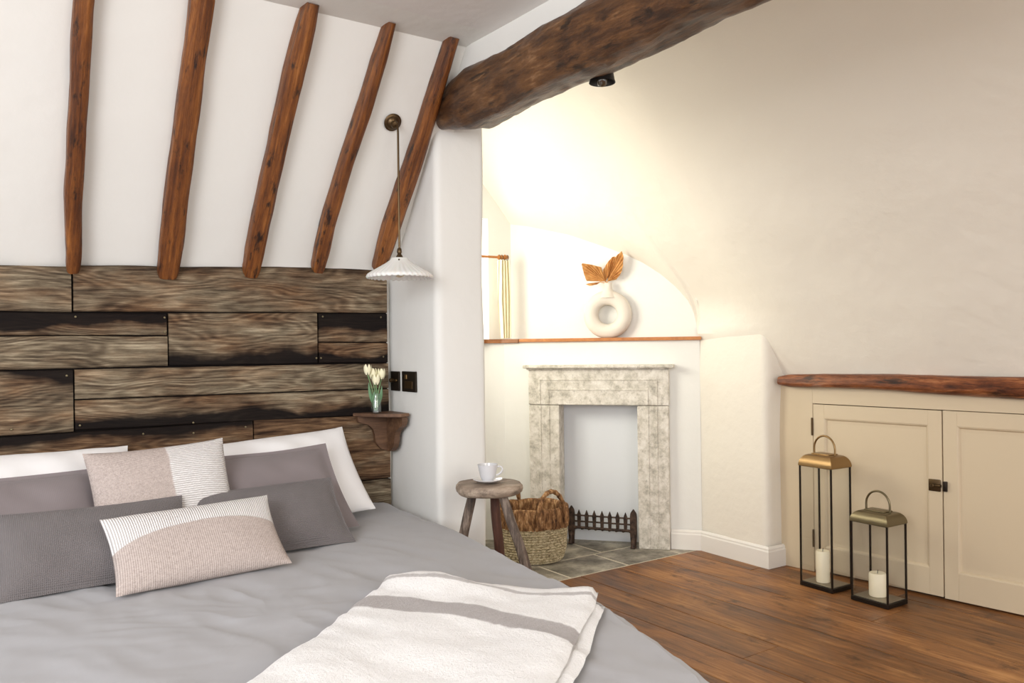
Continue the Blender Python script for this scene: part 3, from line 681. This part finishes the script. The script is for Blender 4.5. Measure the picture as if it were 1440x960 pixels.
def layer(a0, a1, b0, b1, lift, th, uoff, seed, na=46, nb=60):
    top, bot = [], []
    for i in range(na+1):
        rt, rb = [], []
        for j in range(nb+1):
            u, v = i/na, j/nb; a = a0+(a1-a0)*u; b = b0+(b1-b0)*v
            a += .012*nz(b*4, seed)*(1 if u > .5 else .6); b += .022*nz(a*6, seed+3)*(1-v)
            p = TO+E1*a+E2*b; ea = min(a-a0, a1-a, b-b0, b1-b); ea = max(0, min(u, 1-u)*(a1-a0)); eb = max(0, min(v, 1-v)*(b1-b0)); e = min(ea, eb)
            rr = sqrt(max(0, 1-(1-min(1, e/.03))**2)); zb = duvet_z(p.x, p.y)+.005+lift
            hump = .016*math.exp(-((b-b0-.05-.04*sin(a*9))/.05)**2)*(.6+.6*nz(a*6, 4, seed))+.008*nz(a*5, b*5, seed)+(.026*math.exp(-((a-.17)/.12)**2-((b-.05-.25*(a-.17))/.05)**2) if lift > 0 else 0)-(.010*math.exp(-((a-.40)/.09)**2-((b-.04)/.09)**2) if lift > 0 else 0)
            dz = th*rr+(hump*rr if hump > 0 else .4*hump*rr)
            rt.append((p.x, p.y, zb+th*.5+dz-.5*th*rr)); rb.append((p.x, p.y, zb+th*.5-.5*th*rr))
        top.append(rt); bot.append(rb)
    for Pn in (top, bot):
        V = [[bm.verts.new(p) for p in r] for r in Pn]
        for i in range(na):
            for j in range(nb):
                f = bm.faces.new((V[i][j], V[i+1][j], V[i+1][j+1], V[i][j+1]))
                for l, (ii, jj) in zip(f.loops, ((i, j), (i+1, j), (i+1, j+1), (i, j+1))): l[uvl].uv = (ii/na, uoff+(b0+(b1-b0)*jj/nb))
layer(.0, .60, .05, 1.05, .0, .016, .5, 2)
layer(-.01, .575, .0, 1.02, .014, .02, 0, 5)
bmesh.ops.remove_doubles(bm, verts=bm.verts, dist=.0004)
tag(obj('throw_blanket', bm, M['throw'], None, True, 80), 'folded fluffy white wool throw with taupe stripes lying on the duvet', 'blanket')

# ------------------------------------------------------------------ bedside bracket shelf, jar of tulips, switches
bs = thing('bracket_shelf', 'small dark wooden corbel shelf on the right end of the headboard', 'shelf', (1.57, 3.2, 1.0))
bm = B(); prism(bm, [(1.462, 3.296, 1.0), (1.645, 3.296, 1.0), (1.645, 3.12, 1.0), (1.60, 3.105, 1.0), (1.525, 3.18, 1.0)], .014, (0, 0, 1), .002); obj('shelf_top', bm, M['bracket'], bs, False)
def curve2(pts, n=6):
    """Catmull-Rom through 2-D points"""
    out = []; P = [pts[0]]+list(pts)+[pts[-1]]
    for i in range(1, len(P)-2):
        for k in range(n):
            t = k/n; a, b, c, d = (Vector(q) for q in P[i-1:i+3]); out.append(.5*((2*b)+(-a+c)*t+(2*a-5*b+4*c-d)*t*t+(-a+3*b-3*c+d)*t**3))
    out.append(Vector(pts[-1])); return out
cv = curve2([(1.475, .998), (1.482, .975), (1.525, .960), (1.553, .93), (1.560, .885), (1.59, .850), (1.628, .842)])
bm = B(); prism(bm, [(x, 3.296, z) for x, z in cv]+[(1.638, 3.296, .842), (1.638, 3.296, .998)], .022, (0, -1, 0), .002); obj('back_corbel', bm, M['bracket'], bs, False)
cv = curve2([(3.125, .998), (3.13, .965), (3.165, .945), (3.195, .92), (3.205, .875), (3.235, .845), (3.272, .838)])
bm = B(); prism(bm, [(1.612, y, z) for y, z in cv]+[(1.612, 3.274, .998)], .026, (1, 0, 0), .002); obj('side_corbel', bm, M['bracket'], bs, False)
JX, JY, JZ = 1.535, 3.215, 1.0145
jar = thing('glass_jar', 'small clear glass jar holding tulips on the corbel shelf', 'jar', (JX, JY, JZ))
bm = B(); lathe(bm, [(.018, 0), (.022, .003), (.022, .055), (.019, .064), (.0165, .068), (.0165, .076), (.019, .078), (.019, .084), (.0165, .085), (.0165, .070), (.020, .056), (.020, .006)], (JX, JY, JZ), 24, capt=True); obj('jar_body', bm, M['jarglass'], jar)
bm = B(); lathe(bm, [(.0185, .008), (.0185, .05)], (JX, JY, JZ), 20); obj('water', bm, M['water'], jar)
TG = 'tulips in the glass jar'
for k_, (dx, dy, h, lab) in enumerate([(-.040, -.004, .208, 'white tulip leaning furthest left in the glass jar'), (-.012, .004, .190, 'white tulip second from the left in the glass jar'), (-.008, -.018, .165, 'lowest white tulip at the front of the glass jar'), (.022, -.008, .188, 'white tulip leaning right in the glass jar')]):
    t = thing('tulip', lab, 'flower', (JX, JY, JZ+.01), 0, TG); b0 = Vector((JX-dx*.15, JY-dy*.3, JZ+.012)); b1 = Vector((JX+dx*.30, JY+dy*.4, JZ+.09)); b2 = Vector((JX+dx, JY+dy, JZ+h-.042))
    bm = B(); tube(bm, [b0*(1-s)**2+b1*2*s*(1-s)+b2*s*s for s in [i/8 for i in range(9)]], .0024, 8); obj('stem', bm, M['stem'], t)
    bm = B(); d = Vector((dx*.25, dy*.25, 1)).normalized(); q = d.to_track_quat('Z', 'Y').to_matrix().to_4x4()
    for pk in range(6):
        a0 = pk*pi/3; rr = .0165 if pk % 2 else .0150; P = []
        for i in range(7):
            f_ = i/6; w_ = .95*sin(pi*min(1, .12+f_*.80)); r_ = rr*(.35+.75*sin(pi*(.12+.62*f_)))
            P.append([b2+(q @ Vector((r_*cos(a0+w_*e), r_*sin(a0+w_*e), .045*f_))) for e in (-.6, -.3, 0, .3, .6)])
        grid(bm, P)
    obj('flower_head', bm, M['petal'], t)
    bm = B(); P = []; side = 1 if k_ % 2 else -1
    for i in range(9):
        f_ = i/8; c_ = b0.lerp(b2, f_*.78)+Vector((side*.012*sin(f_*2.6), -.006*f_, .0)); w_ = .0085*sin(pi*min(1, .15+.85*f_))+.0008; P.append([c_+Vector((-w_, .002, 0)), c_+Vector((0, -.001, 0)), c_+Vector((w_, .002, 0))])
    grid(bm, P); grid(bm, [[Vector(p)+Vector((0, .0012, 0)) for p in r] for r in P]); obj('leaf', bm, M['leafgreen'], t)
sw = thing('light_switch', 'narrow dark bronze dimmer switch plate nearest the headboard', 'switch', (SIDE_X-.004, 3.265, 1.147))
bm = B(); box(bm, (SIDE_X-.010, 3.228, 1.104), (SIDE_X-.001, 3.306, 1.190), .002); obj('plate', bm, M['darkmetal'], sw, False)
bm = B(); tube(bm, [(SIDE_X-.008, 3.28, 1.15), (SIDE_X-.026, 3.28, 1.15), (SIDE_X-.028, 3.28, 1.15)], [.010, .009, .007], 14); obj('knob', bm, M['bronze'], sw)
bm = B(); tube(bm, [(SIDE_X-.008, 3.25, 1.15), (SIDE_X-.014, 3.25, 1.15), (SIDE_X-.015, 3.25, 1.15)], [.006, .005, .003], 12); obj('toggle', bm, M['brass'], sw)
so = thing('wall_socket', 'wide dark bronze socket plate, the one further from the headboard', 'socket', (SIDE_X-.004, 3.135, 1.148))
bm = B(); box(bm, (SIDE_X-.010, 3.074, 1.104), (SIDE_X-.001, 3.198, 1.192), .002); obj('plate', bm, M['darkmetal'], so, False)
bm = B(); box(bm, (SIDE_X-.013, 3.15, 1.158), (SIDE_X-.008, 3.168, 1.178), .002); obj('rocker', bm, M['brass'], so, False)
bm = B(); box(bm, (SIDE_X-.0115, 3.10, 1.118), (SIDE_X-.009, 3.17, 1.15), .001); obj('socket_face', bm, M['bronze'], so, False)

# ------------------------------------------------------------------ pendant lamp
PX, PY = 1.472, 2.86; pc = Vector((1.466, 2.899, roofz(2.899)))
pd = thing('pendant_lamp', 'pendant lamp with fluted white glass shade hanging beside the headboard', 'lamp', tuple(pc))
bm = B(); lathe(bm, [(.035, 0), (.036, .004), (.031, .008), (.028, .009), (.026, .014), (.016, .02), (.013, .03), (.005, .034)], (0, 0, 0), 24)
q = RO.to_track_quat('Z', 'Y').to_matrix().to_4x4()
for v in bm.verts: v.co = pc+RO*.006+(q @ v.co)
obj('ceiling_rose', bm, M['bronze'], pd)
hk = pc+RO*.034; bm = B(); tube(bm, [hk, Vector((PX, hk.y-.01, hk.z-.004)), Vector((PX, hk.y-.012, hk.z-.03)), Vector((PX, hk.y-.012, 1.680))], [.004, .004, .0042, .0042], 8); obj('rod', bm, M['bronze'], pd)
cx, cy = PX, hk.y-.012
bm = B(); lathe(bm, [(.004, 1.672), (.008, 1.668), (.010, 1.655), (.007, 1.648), (.012, 1.640), (.016, 1.632), (.028, 1.626), (.034, 1.618), (.034, 1.612)], (cx, cy, .012), 24)
for a in (0, 2.09, 4.19): tube(bm, [(cx+.03*cos(a), cy+.03*sin(a), 1.630), (cx+.045*cos(a), cy+.045*sin(a), 1.634)], .0035, 6)
obj('gallery', bm, M['bronze'], pd)
def flute(r, z, a, k):
    w = max(0, min(1, (r-.06)/.05)); return 1.04*r*(1+.014*w*sin(a*36)), z-.004*w*abs(sin(a*18))
prs = [(.030, 1.632), (.038, 1.622), (.055, 1.610), (.075, 1.598), (.095, 1.586), (.110, 1.577), (.120, 1.570), (.124, 1.563), (.122, 1.557), (.118, 1.556), (.115, 1.560), (.105, 1.570), (.08, 1.585), (.05, 1.603), (.03, 1.616)]
bm = B(); lathe(bm, prs, (cx, cy, .012), 144, flute, False, False); obj('shade', bm, M['opal'], pd, True, 80)
bm = B(); lathe(bm, [(.010, 1.612), (.012, 1.60), (.020, 1.585), (.022, 1.572), (.014, 1.560), (.003, 1.556)], (cx, cy, .012), 16); obj('bulb', bm, M['bulb'], pd)

# black spotlight under the tie beam
bl = thing('spotlight', 'small black metal shade lamp under the thick timber beam', 'lamp', (1.82, 2.03, 2.235))
bm = B(); lathe(bm, [(.043, 2.168), (.044, 2.166), (.041, 2.175), (.037, 2.205), (.032, 2.238), (.022, 2.246), (.010, 2.250)], (1.81, 2.045, 0), 28, capb=False); lathe(bm, [(.042, 2.168), (.038, 2.18), (.030, 2.236)], (1.81, 2.045, 0), 28, capb=False); obj('shade', bm, M['black'], bl)
bm = B(); tube(bm, [(1.81, 2.045, 2.245), (1.81, 2.045, 2.275), (1.79, 2.045, 2.30)], .007, 8); obj('bracket', bm, M['black'], bl)
bm = B(); lathe(bm, [(.012, 2.235), (.013, 2.21), (.02, 2.19), (.021, 2.175), (.014, 2.158), (.003, 2.152)], (1.81, 2.045, 0), 16); obj('bulb', bm, M['bulb'], bl)

# ------------------------------------------------------------------ fireplace
fs = thing('fireplace_surround', 'carved pale stone fireplace surround with mantel in the corner', 'fireplace', tuple(fp(.644, .03, 0)))
def fbox(bm, s0, s1, o0, o1, z0, z1, bev=.004): box(bm, (s0, o0, z0), (s1, o1, z1), bev, FM)
def jamb(s0, s1, flip):
    bm = B(); fbox(bm, s0, s1, -.10, .056, 0, .905, .006); w = s1-s0
    for a in (.34, .62):
        a_ = a if flip == 0 else 1-a
        fbox(bm, s0+w*a_-.006, s0+w*a_+.006, .05, .061, .004, .902, .003)
    o = obj('jamb', bm, M['stone'], fs, False); return o
jamb(.193, .389, 1); jamb(.893, 1.095, 0)
bm = B(); fbox(bm, .190, 1.097, -.10, .056, .908, 1.14, .006)
fbox(bm, .26, 1.027, .05, .061, 1.066, 1.078, .003); fbox(bm, .318, .97, .05, .061, 1.002, 1.014, .003)
for q in (.26, .318, .958, 1.015): fbox(bm, q, q+.012, .05, .061, .91, 1.066 if q in (.26, 1.015) else 1.002, .003)
obj('lintel', bm, M['stone'], fs, False)
bm = B(); fbox(bm, .157, 1.125, -.01, .10, 1.147, 1.167, .005); fbox(bm, .18, 1.105, -.01, .075, 1.137, 1.148, .003); o = obj('mantel_slab', bm, M['stone'], fs, False)
# grate
gt = thing('fire_grate', 'low black cast-iron fire grate with spiked bars in the fireplace opening', 'grate', (3.485, 3.998, 0))
g0, g1 = Vector((3.375, 4.165, 0)), Vector((3.602, 3.822, 0)); gd = (g1-g0).normalized(); gn = Vector((gd.y, -gd.x, 0)); gL = (g1-g0).length
if gn.dot(N_) < 0: gn = -gn
GM = Matrix(((gd.x, gn.x, 0, g0.x), (gd.y, gn.y, 0, g0.y), (0, 0, 1, 0), (0, 0, 0, 1)))
for u in (0, gL):
    bm = B(); w = .021
    pr = [(-w*.8, 0), (w*.8, 0), (w*.9, .06), (w, .09), (w, .20), (w*.9, .222), (0, .25), (-w*.9, .222), (-w, .20), (-w, .09), (-w*.9, .06)]
    prism(bm, [GM @ Vector((u+x, -.008, z)) for x, z in pr], .018, gn, .003)
    tube(bm, [GM @ Vector((u, -.004, .085)), GM @ Vector((u, .014, .06)), GM @ Vector((u, .024, .02)), GM @ Vector((u, .03, .004))], [.012, .013, .014, .016], 8)
    obj('post', bm, M['iron'], gt, False)
for z, r in ((.187, .0055), (.148, .0055), (.108, .009)):
    bm = B(); tube(bm, [GM @ Vector((0, .0, z)), GM @ Vector((gL, .0, z))], r, 8); obj('rail', bm, M['iron'], gt)
for k_ in range(7):
    u = gL*(k_+1)/8; bm = B(); w = .0135
    prism(bm, [GM @ Vector((u+x, -.004, z)) for x, z in [(-w*.7, .10), (w*.7, .10), (w*.7, .165), (w, .178), (w, .19), (0, .226), (-w, .19), (-w, .178), (-w*.7, .165)]], .011, gn, .002); obj('picket', bm, M['iron'], gt, False)
bm = B()
for k_ in range(9):
    u = gL*(k_+.5)/9; tube(bm, [GM @ Vector((u, .0, .10)), GM @ Vector((u, -.07, .09))], .007, 6)
tube(bm, [GM @ Vector((.02, -.07, .09)), GM @ Vector((gL-.02, -.07, .09))], .008, 6); obj('base_bars', bm, M['iron'], gt)

# ------------------------------------------------------------------ shelf over the fireplace, sill, vase, leaves, curtain
bm = B(); prism(bm, [fp(-.012, .03, 1.318), fp(1.165, .03, 1.318), fp(1.165, -.19, 1.318), Vector((NA.x+.01, NA.y+.0, 1.318))], .022, (0, 0, 1), .003)
tag(obj('mantel_shelf', bm, M['shelf'], None, False), 'long thin orange-brown wooden shelf across the chimney breast above the fireplace', 'shelf')
bm = B(); q0, q1 = fp(1.168, .032, 1.314), fp(1.168, -.17, 1.314); e = fp(1.285, .03, 1.314)
prism(bm, [q0, e, Vector((2.985, 4.55, 1.314)), Vector((1.93, 4.56, 1.314)), Vector((1.93, 4.632, 1.314)), Vector((3.23, 4.632, 1.314)), q1], .026, (0, 0, 1), .003)
tag(obj('window_sill', bm, M['sill'], None, False), 'darker wooden window sill board under the curtain beside the pillar', 'sill')
VS, VO, VZ = .583, -.040, 1.3405
vz = thing('vase', 'cream ring-shaped ceramic vase with a hole, on the fireplace shelf', 'vase', tuple(fp(VS, VO, VZ)))
bm = B(); P = []; Rm, rm = .109, .0475; cz = VZ+.150
for i in range(64):
    a = 2*pi*i/64; row = []
    for j in range(24):
        b = 2*pi*j/24; r_ = Rm+rm*cos(b); s_ = VS+r_*cos(a); z_ = cz+r_*sin(a); z_ = max(z_, VZ+.0005)
        row.append(fp(s_, VO+rm*.92*sin(b), z_))
    P.append(row)
grid(bm, P, True, True); obj('ring_body', bm, M['vase'], vz)
bm = B(); c_ = fp(VS-.005, VO, 0); lathe(bm, [(.064, cz+.108), (.050, cz+.134), (.036, cz+.150), (.027, cz+.166), (.024, cz+.185), (.0255, cz+.204), (.0225, cz+.206), (.017, cz+.200), (.015, cz+.16)], (c_.x, c_.y, 0), 28, capb=False); obj('neck', bm, M['vase'], vz)
def px_s(x): return VS+.005-(x-1060)/5.76*.00468*1.0      # zoomed sketch units -> metres along the shelf
def palm(lab, base, tips, lean):
    """pleated dried palm fan: tips in (s, z) order round the fan, base point"""
    bm = B(); top, bot = [], []; n = len(tips)
    for q in range(9):
        t = q/8; r1, r2 = [], []
        for i, (s_, z_) in enumerate(tips):
            zig = (.0055 if i % 2 else -.0055)*min(1, t*2); o_ = VO+.0+lean[0]+(lean[1]-lean[0])*t+zig+.02*t*sin(pi*i/(n-1))
            s2 = base[0]+(s_-base[0])*t; z2 = base[1]+(z_-base[1])*t
            r1.append(fp(s2, o_, z2)); r2.append(fp(s2, o_-.0016, z2))
        top.append(r1); bot.append(r2)
    grid(bm, top); grid(bm, bot)
    tube(bm, [fp(VS-.005, VO, cz+.12), fp(VS-.005, VO+lean[0], cz+.20), fp(base[0], VO+lean[0], base[1]), fp(base[0]+(tips[n//2][0]-base[0])*.5, VO+lean[0]*.5+lean[1]*.5+.008, base[1]+(tips[n//2][1]-base[1])*.5)], [.003, .003, .0028, .0012], 6)
    return tag(obj('dried_palm_leaf', bm, M['leaf'], None, False), lab, 'leaf', 'dried palm leaves in the ring vase')
def sk(pts, n):
    P = [(px_s(x), cz+.205-(y-338)/5.76*.00466) for x, y in pts]; L = [0]
    for a, b in zip(P, P[1:]): L.append(L[-1]+sqrt((a[0]-b[0])**2+(a[1]-b[1])**2))
    out = []
    for i in range(n):
        s = L[-1]*i/(n-1); k = max(j for j in range(len(P)-1) if L[j] <= s+1e-9); t = (s-L[k])/(L[k+1]-L[k]); out.append((P[k][0]+(P[k+1][0]-P[k][0])*t, P[k][1]+(P[k+1][1]-P[k][1])*t))
    return out
b_ = sk([(1050, 325), (1050, 325.1)], 2)[0]
palm('broad dried palm leaf spreading left out of the ring vase', b_, sk([(905, 318), (888, 270), (868, 175), (950, 190), (1025, 212)], 17), (.004, .03))
b_ = sk([(1052, 322), (1052, 322.1)], 2)[0]
palm('slim dried palm leaf standing up in the middle of the ring vase', b_, sk([(1022, 290), (1030, 232), (1070, 170), (1110, 128), (1136, 122), (1128, 170), (1105, 230)], 17), (-.004, -.02))
b_ = sk([(1068, 326), (1068, 326.1)], 2)[0]
palm('tall dried palm leaf reaching up to the right of the ring vase', b_, sk([(1078, 250), (1110, 180), (1140, 130), (1190, 88), (1203, 130), (1196, 215), (1180, 265), (1140, 312)], 21), (.006, .01))
b_ = sk([(1012, 327), (1012, 327.1)], 2)[0]
palm('smallest dried palm leaf drooping low on the left of the ring vase', b_, sk([(915, 338), (900, 346), (935, 361), (985, 350)], 7), (.006, .03))
cr = thing('curtain_pole', 'thin wooden curtain pole with a twiggy finial beside the pillar', 'curtain pole', (2.9, 4.52, 1.885))
bm = B(); tube(bm, [(1.98, 4.52, 1.880), (3.06, 4.52, 1.887)], .008, 10); obj('pole', bm, M['shelf'], cr)
bm = B(); tube(bm, [(3.055, 4.52, 1.887), (3.065, 4.52, 1.887), (3.075, 4.52, 1.888), (3.085, 4.52, 1.888), (3.10, 4.52, 1.889), (3.115, 4.52, 1.89), (3.14, 4.52, 1.89), (3.146, 4.52, 1.89)], [.009, .015, .010, .015, .010, .018, .010, .004], 10); obj('finial', bm, M['shelf'], cr)
for k_ in range(4):
    bm = B(); x = 3.068+.022*k_; tube(bm, [(x, 4.52+.016*cos(a), 1.887+.016*sin(a)) for a in [2*pi*i/14 for i in range(14)]], .0022, 6, closed=True); obj('ring', bm, M['bronze'], cr)
bm = B(); P = []
for i in range(41):
    t = i/40; row = []
    for j in range(25):
        f_ = j/24; z = 1.868+(1.346-1.868)*f_; w_ = lerp([(0, .078), (.12, .082), (.5, .098), (1, .070)], f_); cxx = lerp([(0, 3.103), (1, 3.118)], f_)
        row.append((cxx+(t-.5)*w_, 4.52+.016*sin(t*24+f_*1.5)*(1-.3*f_), z))
    P.append(row)
grid(bm, P); grid(bm, [[(x, y+.0025, z) for x, y, z in r] for r in P])
tag(obj('curtain', bm, M['curtain'], None, True, 80), 'narrow pale cream curtain gathered at the side of the recess window', 'curtain')

# ------------------------------------------------------------------ stool with cup and saucer
SC = Vector((1.742, 2.655, 0)); SR = Vector((.819, -.574, 0)); SF = Vector((.574, .819, 0)); SZ = .767
st = thing('wooden_stool', 'rustic three-legged wooden stool beside the bed', 'stool', tuple(SC))
bm = B()
def rag(r, z, a, k): 
    f_ = 1+.06*nz(cos(a)*1.3, sin(a)*1.3, 1)+.035*nz(cos(a)*5, sin(a)*5, z*30); return r*f_, z+.002*nz(cos(a)*2, sin(a)*2, k)
lathe(bm, [(.10, SZ-.042), (.118, SZ-.040), (.128, SZ-.032), (.131, SZ-.020), (.130, SZ-.008), (.124, SZ-.001), (.10, SZ), (.05, SZ)], (SC.x, SC.y, 0), 64, rag); obj('seat', bm, M['stool'], st, True, 50)
for (l0, d0, l1, d1, mt, r0) in ((-.062, -.01, -.235, .09, 'stoolleg', .0185), (.052, -.045, .285, -.08, 'stoolleg', .0185), (.018, .03, .07, .14, 'stoolbrown', .019)):
    a = SC+SR*l0+SF*d0+Vector((0, 0, SZ-.038)); b = SC+SR*l1+SF*d1+Vector((0, 0, .006)); bm = B()
    tube(bm, [a.lerp(b, i/20)+Vector((.003*nz(i*.4, l0*9), .003*nz(i*.4, d0*9+4), 0)) for i in range(21)], [r0*(.92+.16*sin(pi*i/20)) for i in range(21)], 10, fn=lambda i, q: 1+.10*nz(cos(q)*1.5, sin(q)*1.5, i*.3)); obj('leg', bm, M[mt], st)
sc_ = SC+SR*(-.004)+SF*(-.012)
bm = B(); lathe(bm, [(.022, 0), (.030, .002), (.050, .008), (.0575, .0125), (.057, .014), (.048, .0105), (.028, .006), (.004, .0055)], (sc_.x, sc_.y, SZ+.0035), 40); tag(obj('saucer', bm, M['china'], None, True, 60), 'white china saucer under the cup on the wooden stool', 'saucer')
cu = thing('teacup', 'pale grey china teacup on its saucer on the wooden stool', 'cup', (sc_.x, sc_.y, SZ+.0095))
bm = B(); z0 = SZ+.0095; lathe(bm, [(.022, z0), (.0225, z0+.004), (.024, z0+.006), (.030, z0+.02), (.0365, z0+.05), (.0395, z0+.064), (.038, z0+.064), (.035, z0+.05), (.0285, z0+.02), (.021, z0+.008), (.004, z0+.007)], (sc_.x, sc_.y, 0), 40); obj('cup_body', bm, M['china'], cu)
hd = (SR*.96-SF*.1).normalized(); bm = B()
tube(bm, [Vector((sc_.x, sc_.y, z0))+hd*x+Vector((0, 0, z)) for x, z in [(.0365, .054), (.047, .057), (.056, .052), (.058, .043), (.053, .034), (.043, .026), (.0325, .022)]], [.003, .0034, .0036, .0036, .0036, .0034, .003], 8); obj('handle', bm, M['china'], cu)

# ------------------------------------------------------------------ basket
m = Mt('seagrass_weave', rough=.85); c = m.coord(); n1 = m.noise(m.coord((1, 1, 2.2)), 55, 5, .7); k = m.ramp(n1, [(.36, srgb(112, 98, 72)), (.48, srgb(180, 164, 130)), (.62, srgb(222, 210, 180))]); m.col(k); m.bump(n1, .8, .006); M['seagrass'] = m.m
m = Mt('hyacinth_weave', rough=.8); n1 = m.noise(m.coord((1, 1, .35)), 50, 5, .7); k = m.ramp(n1, [(.34, srgb(62, 38, 22)), (.47, srgb(122, 84, 50)), (.58, srgb(168, 126, 84)), (.70, srgb(216, 182, 138))]); m.col(k); m.bump(n1, .9, .006); M['hyacinth'] = m.m
BX, BY = 2.94, 4.02
bk = thing('basket', 'round seagrass basket with a brown woven rim and loop handles beside the fireplace', 'basket', (BX, BY, 0))
def oval(r, a): return 1.05*r*(1+.05*cos(2*(a+.6)))
def weave(r, z, a, k): 
    w = .0045*sin(k*pi/2+a*0)+.003*sin(a*46+(k//4)*pi)+.004*nz(cos(a)*3, sin(a)*3, z*20); return oval(r, a)+w, z
prf_ = []
for k_ in range(56):
    z = .004+.212*k_/55; prf_.append((lerp([(0, .162), (.02, .178), (.08, .190), (.216, .201)], z), z))
bm = B(); lathe(bm, prf_, (BX, BY, 0), 184, weave, True, False); obj('body', bm, M['seagrass'], bk, True, 80)
def wrap(r, z, a, k): 
    bw = .007*abs(sin(a*30+.8*nz(cos(a)*4, sin(a)*4)))+.003*nz(cos(a)*6, sin(a)*6, z*9); return oval(r, a)+bw*(1 if k < 9 else -.7), z+.010*nz(cos(a)*2.5, sin(a)*2.5, 8)
bm = B(); prf_ = [(.198, .208), (.203, .214), (.204, .24), (.204, .26), (.204, .28), (.204, .30), (.203, .318), (.198, .328), (.190, .332), (.182, .326), (.180, .30), (.180, .26), (.178, .20), (.170, .10), (.160, .03), (.10, .022)]
lathe(bm, prf_, (BX, BY, 0), 200, wrap, False, True); obj('rim_band', bm, M['hyacinth'], bk, True, 80)
for a in (radians(-90), radians(97)):
    rad = Vector((cos(a), sin(a), 0)); tan = Vector((-sin(a), cos(a), 0)); bm = B(); pts = []
    for i in range(29):
        t = i/28; ph = pi*t; pts.append(Vector((BX, BY, 0))+rad*(.214-.012*sin(ph))+tan*(.100*cos(ph))+Vector((0, 0, .24+.195*max(0, sin(ph))**.8)))
    tube(bm, pts, .0135, 10, fn=lambda i, q: 1+.20*sin(q*2+i*1.9)); obj('handle', bm, M['hyacinth'], bk, True, 80)

# ------------------------------------------------------------------ lanterns and candles
def lantern(lab, loc, h, eave, hh, roofmat, rot):
    L_ = thing('lantern', lab, 'lantern', loc, rot, 'metal and glass floor lanterns', world=False); bx, by = .083, .101
    bm = B(); box(bm, (-bx, -by, .0), (bx, by, .022), .002); obj('base', bm, M['darkmetal'], L_, False)
    bm = B(); box(bm, (-bx+.010, -by+.010, .0222), (bx-.010, by-.010, .0265), .001); o = obj('base_plate', bm, M['plate'], L_, False); o['label'] = 'paler metal plate inside the lantern base'
    for sx in (-1, 1):
        for sy in (-1, 1):
            bm = B(); x, y = sx*(bx-.005), sy*(by-.005); box(bm, (x-.0042, y-.0042, .022), (x+.0042, y+.0042, eave), .001); obj('post', bm, M['darkmetal'], L_, False)
    for (x0, x1, y0, y1) in ((-bx+.004, -bx+.006, -by+.01, by-.01), (bx-.006, bx-.004, -by+.01, by-.01), (-bx+.01, bx-.01, -by+.004, -by+.006), (-bx+.01, bx-.01, by-.006, by-.004)):
        bm = B(); box(bm, (x0, y0, .027), (x1, y1, eave-.002)); obj('pane', bm, M['glass'], L_, False)
    bm = B(); R_ = []; dz = h-eave
    for t in [0, .08, .2, .35, .5, .65, .8, .92, 1.]:
        ins = .042*(1-cos(t*pi/2)); R_.append((1, ins, eave+dz*sin(t*pi/2)*1.0))
    P = [[(-bx+.004, -by+.004, eave-.004), (bx-.004, -by+.004, eave-.004), (bx-.004, by-.004, eave-.004), (-bx+.004, by-.004, eave-.004)]]
    for _, i_, z in R_: P.append([(-bx-.002+i_, -by-.002+i_, z), (bx+.002-i_, -by-.002+i_, z), (bx+.002-i_, by+.002-i_, z), (-bx-.002+i_, by+.002-i_, z)])
    V, F = grid(bm, P, closev=True); cap(bm, V[0][::-1]); cap(bm, V[-1]); box(bm, (-bx+.046, -by+.046, h-.002), (bx-.046, by-.046, h+.006), .002); obj('roof', bm, M[roofmat], L_, True, 35)
    bm = B(); w = .064; pts = [(0, w, h)]+[(0, w*cos(a), h+.03+(hh-.03)*sin(a)) for a in [pi*i/24 for i in range(25)]]+[(0, -w, h)]
    tube(bm, pts, .0052, 10); obj('handle', bm, M[roofmat], L_)
    return L_
L1 = (3.835, 2.603, .001); L2 = (3.822, 2.297, .001)
lantern('taller brass and glass lantern standing by the left cupboard door', L1, .70, .640, .098, 'brass', radians(-3))
lantern('shorter dark brass and glass lantern standing in front of the left cupboard door', L2, .452, .398, .098, 'pewter', radians(-2))
def candle(lab, loc, r, h):
    t = thing('candle', lab, 'candle', loc, 0, 'pillar candles in the lanterns')
    bm = B(); lathe(bm, [(r*.96, 0), (r, .004), (r, h-.008), (r*.9, h-.001), (r*.5, h-.004), (.004, h-.006)], loc, 32); obj('wax', bm, M['wax'], t)
    bm = B(); tube(bm, [(loc[0], loc[1], loc[2]+h-.008), (loc[0]+.001, loc[1], loc[2]+h+.006), (loc[0]+.004, loc[1], loc[2]+h+.012)], .0014, 6); obj('wick', bm, M['wick'], t)
candle('tall white pillar candle inside the taller lantern', (3.822, 2.612, .0285), .035, .165)
candle('short white pillar candle inside the shorter lantern', (3.826, 2.306, .0285), .041, .115)
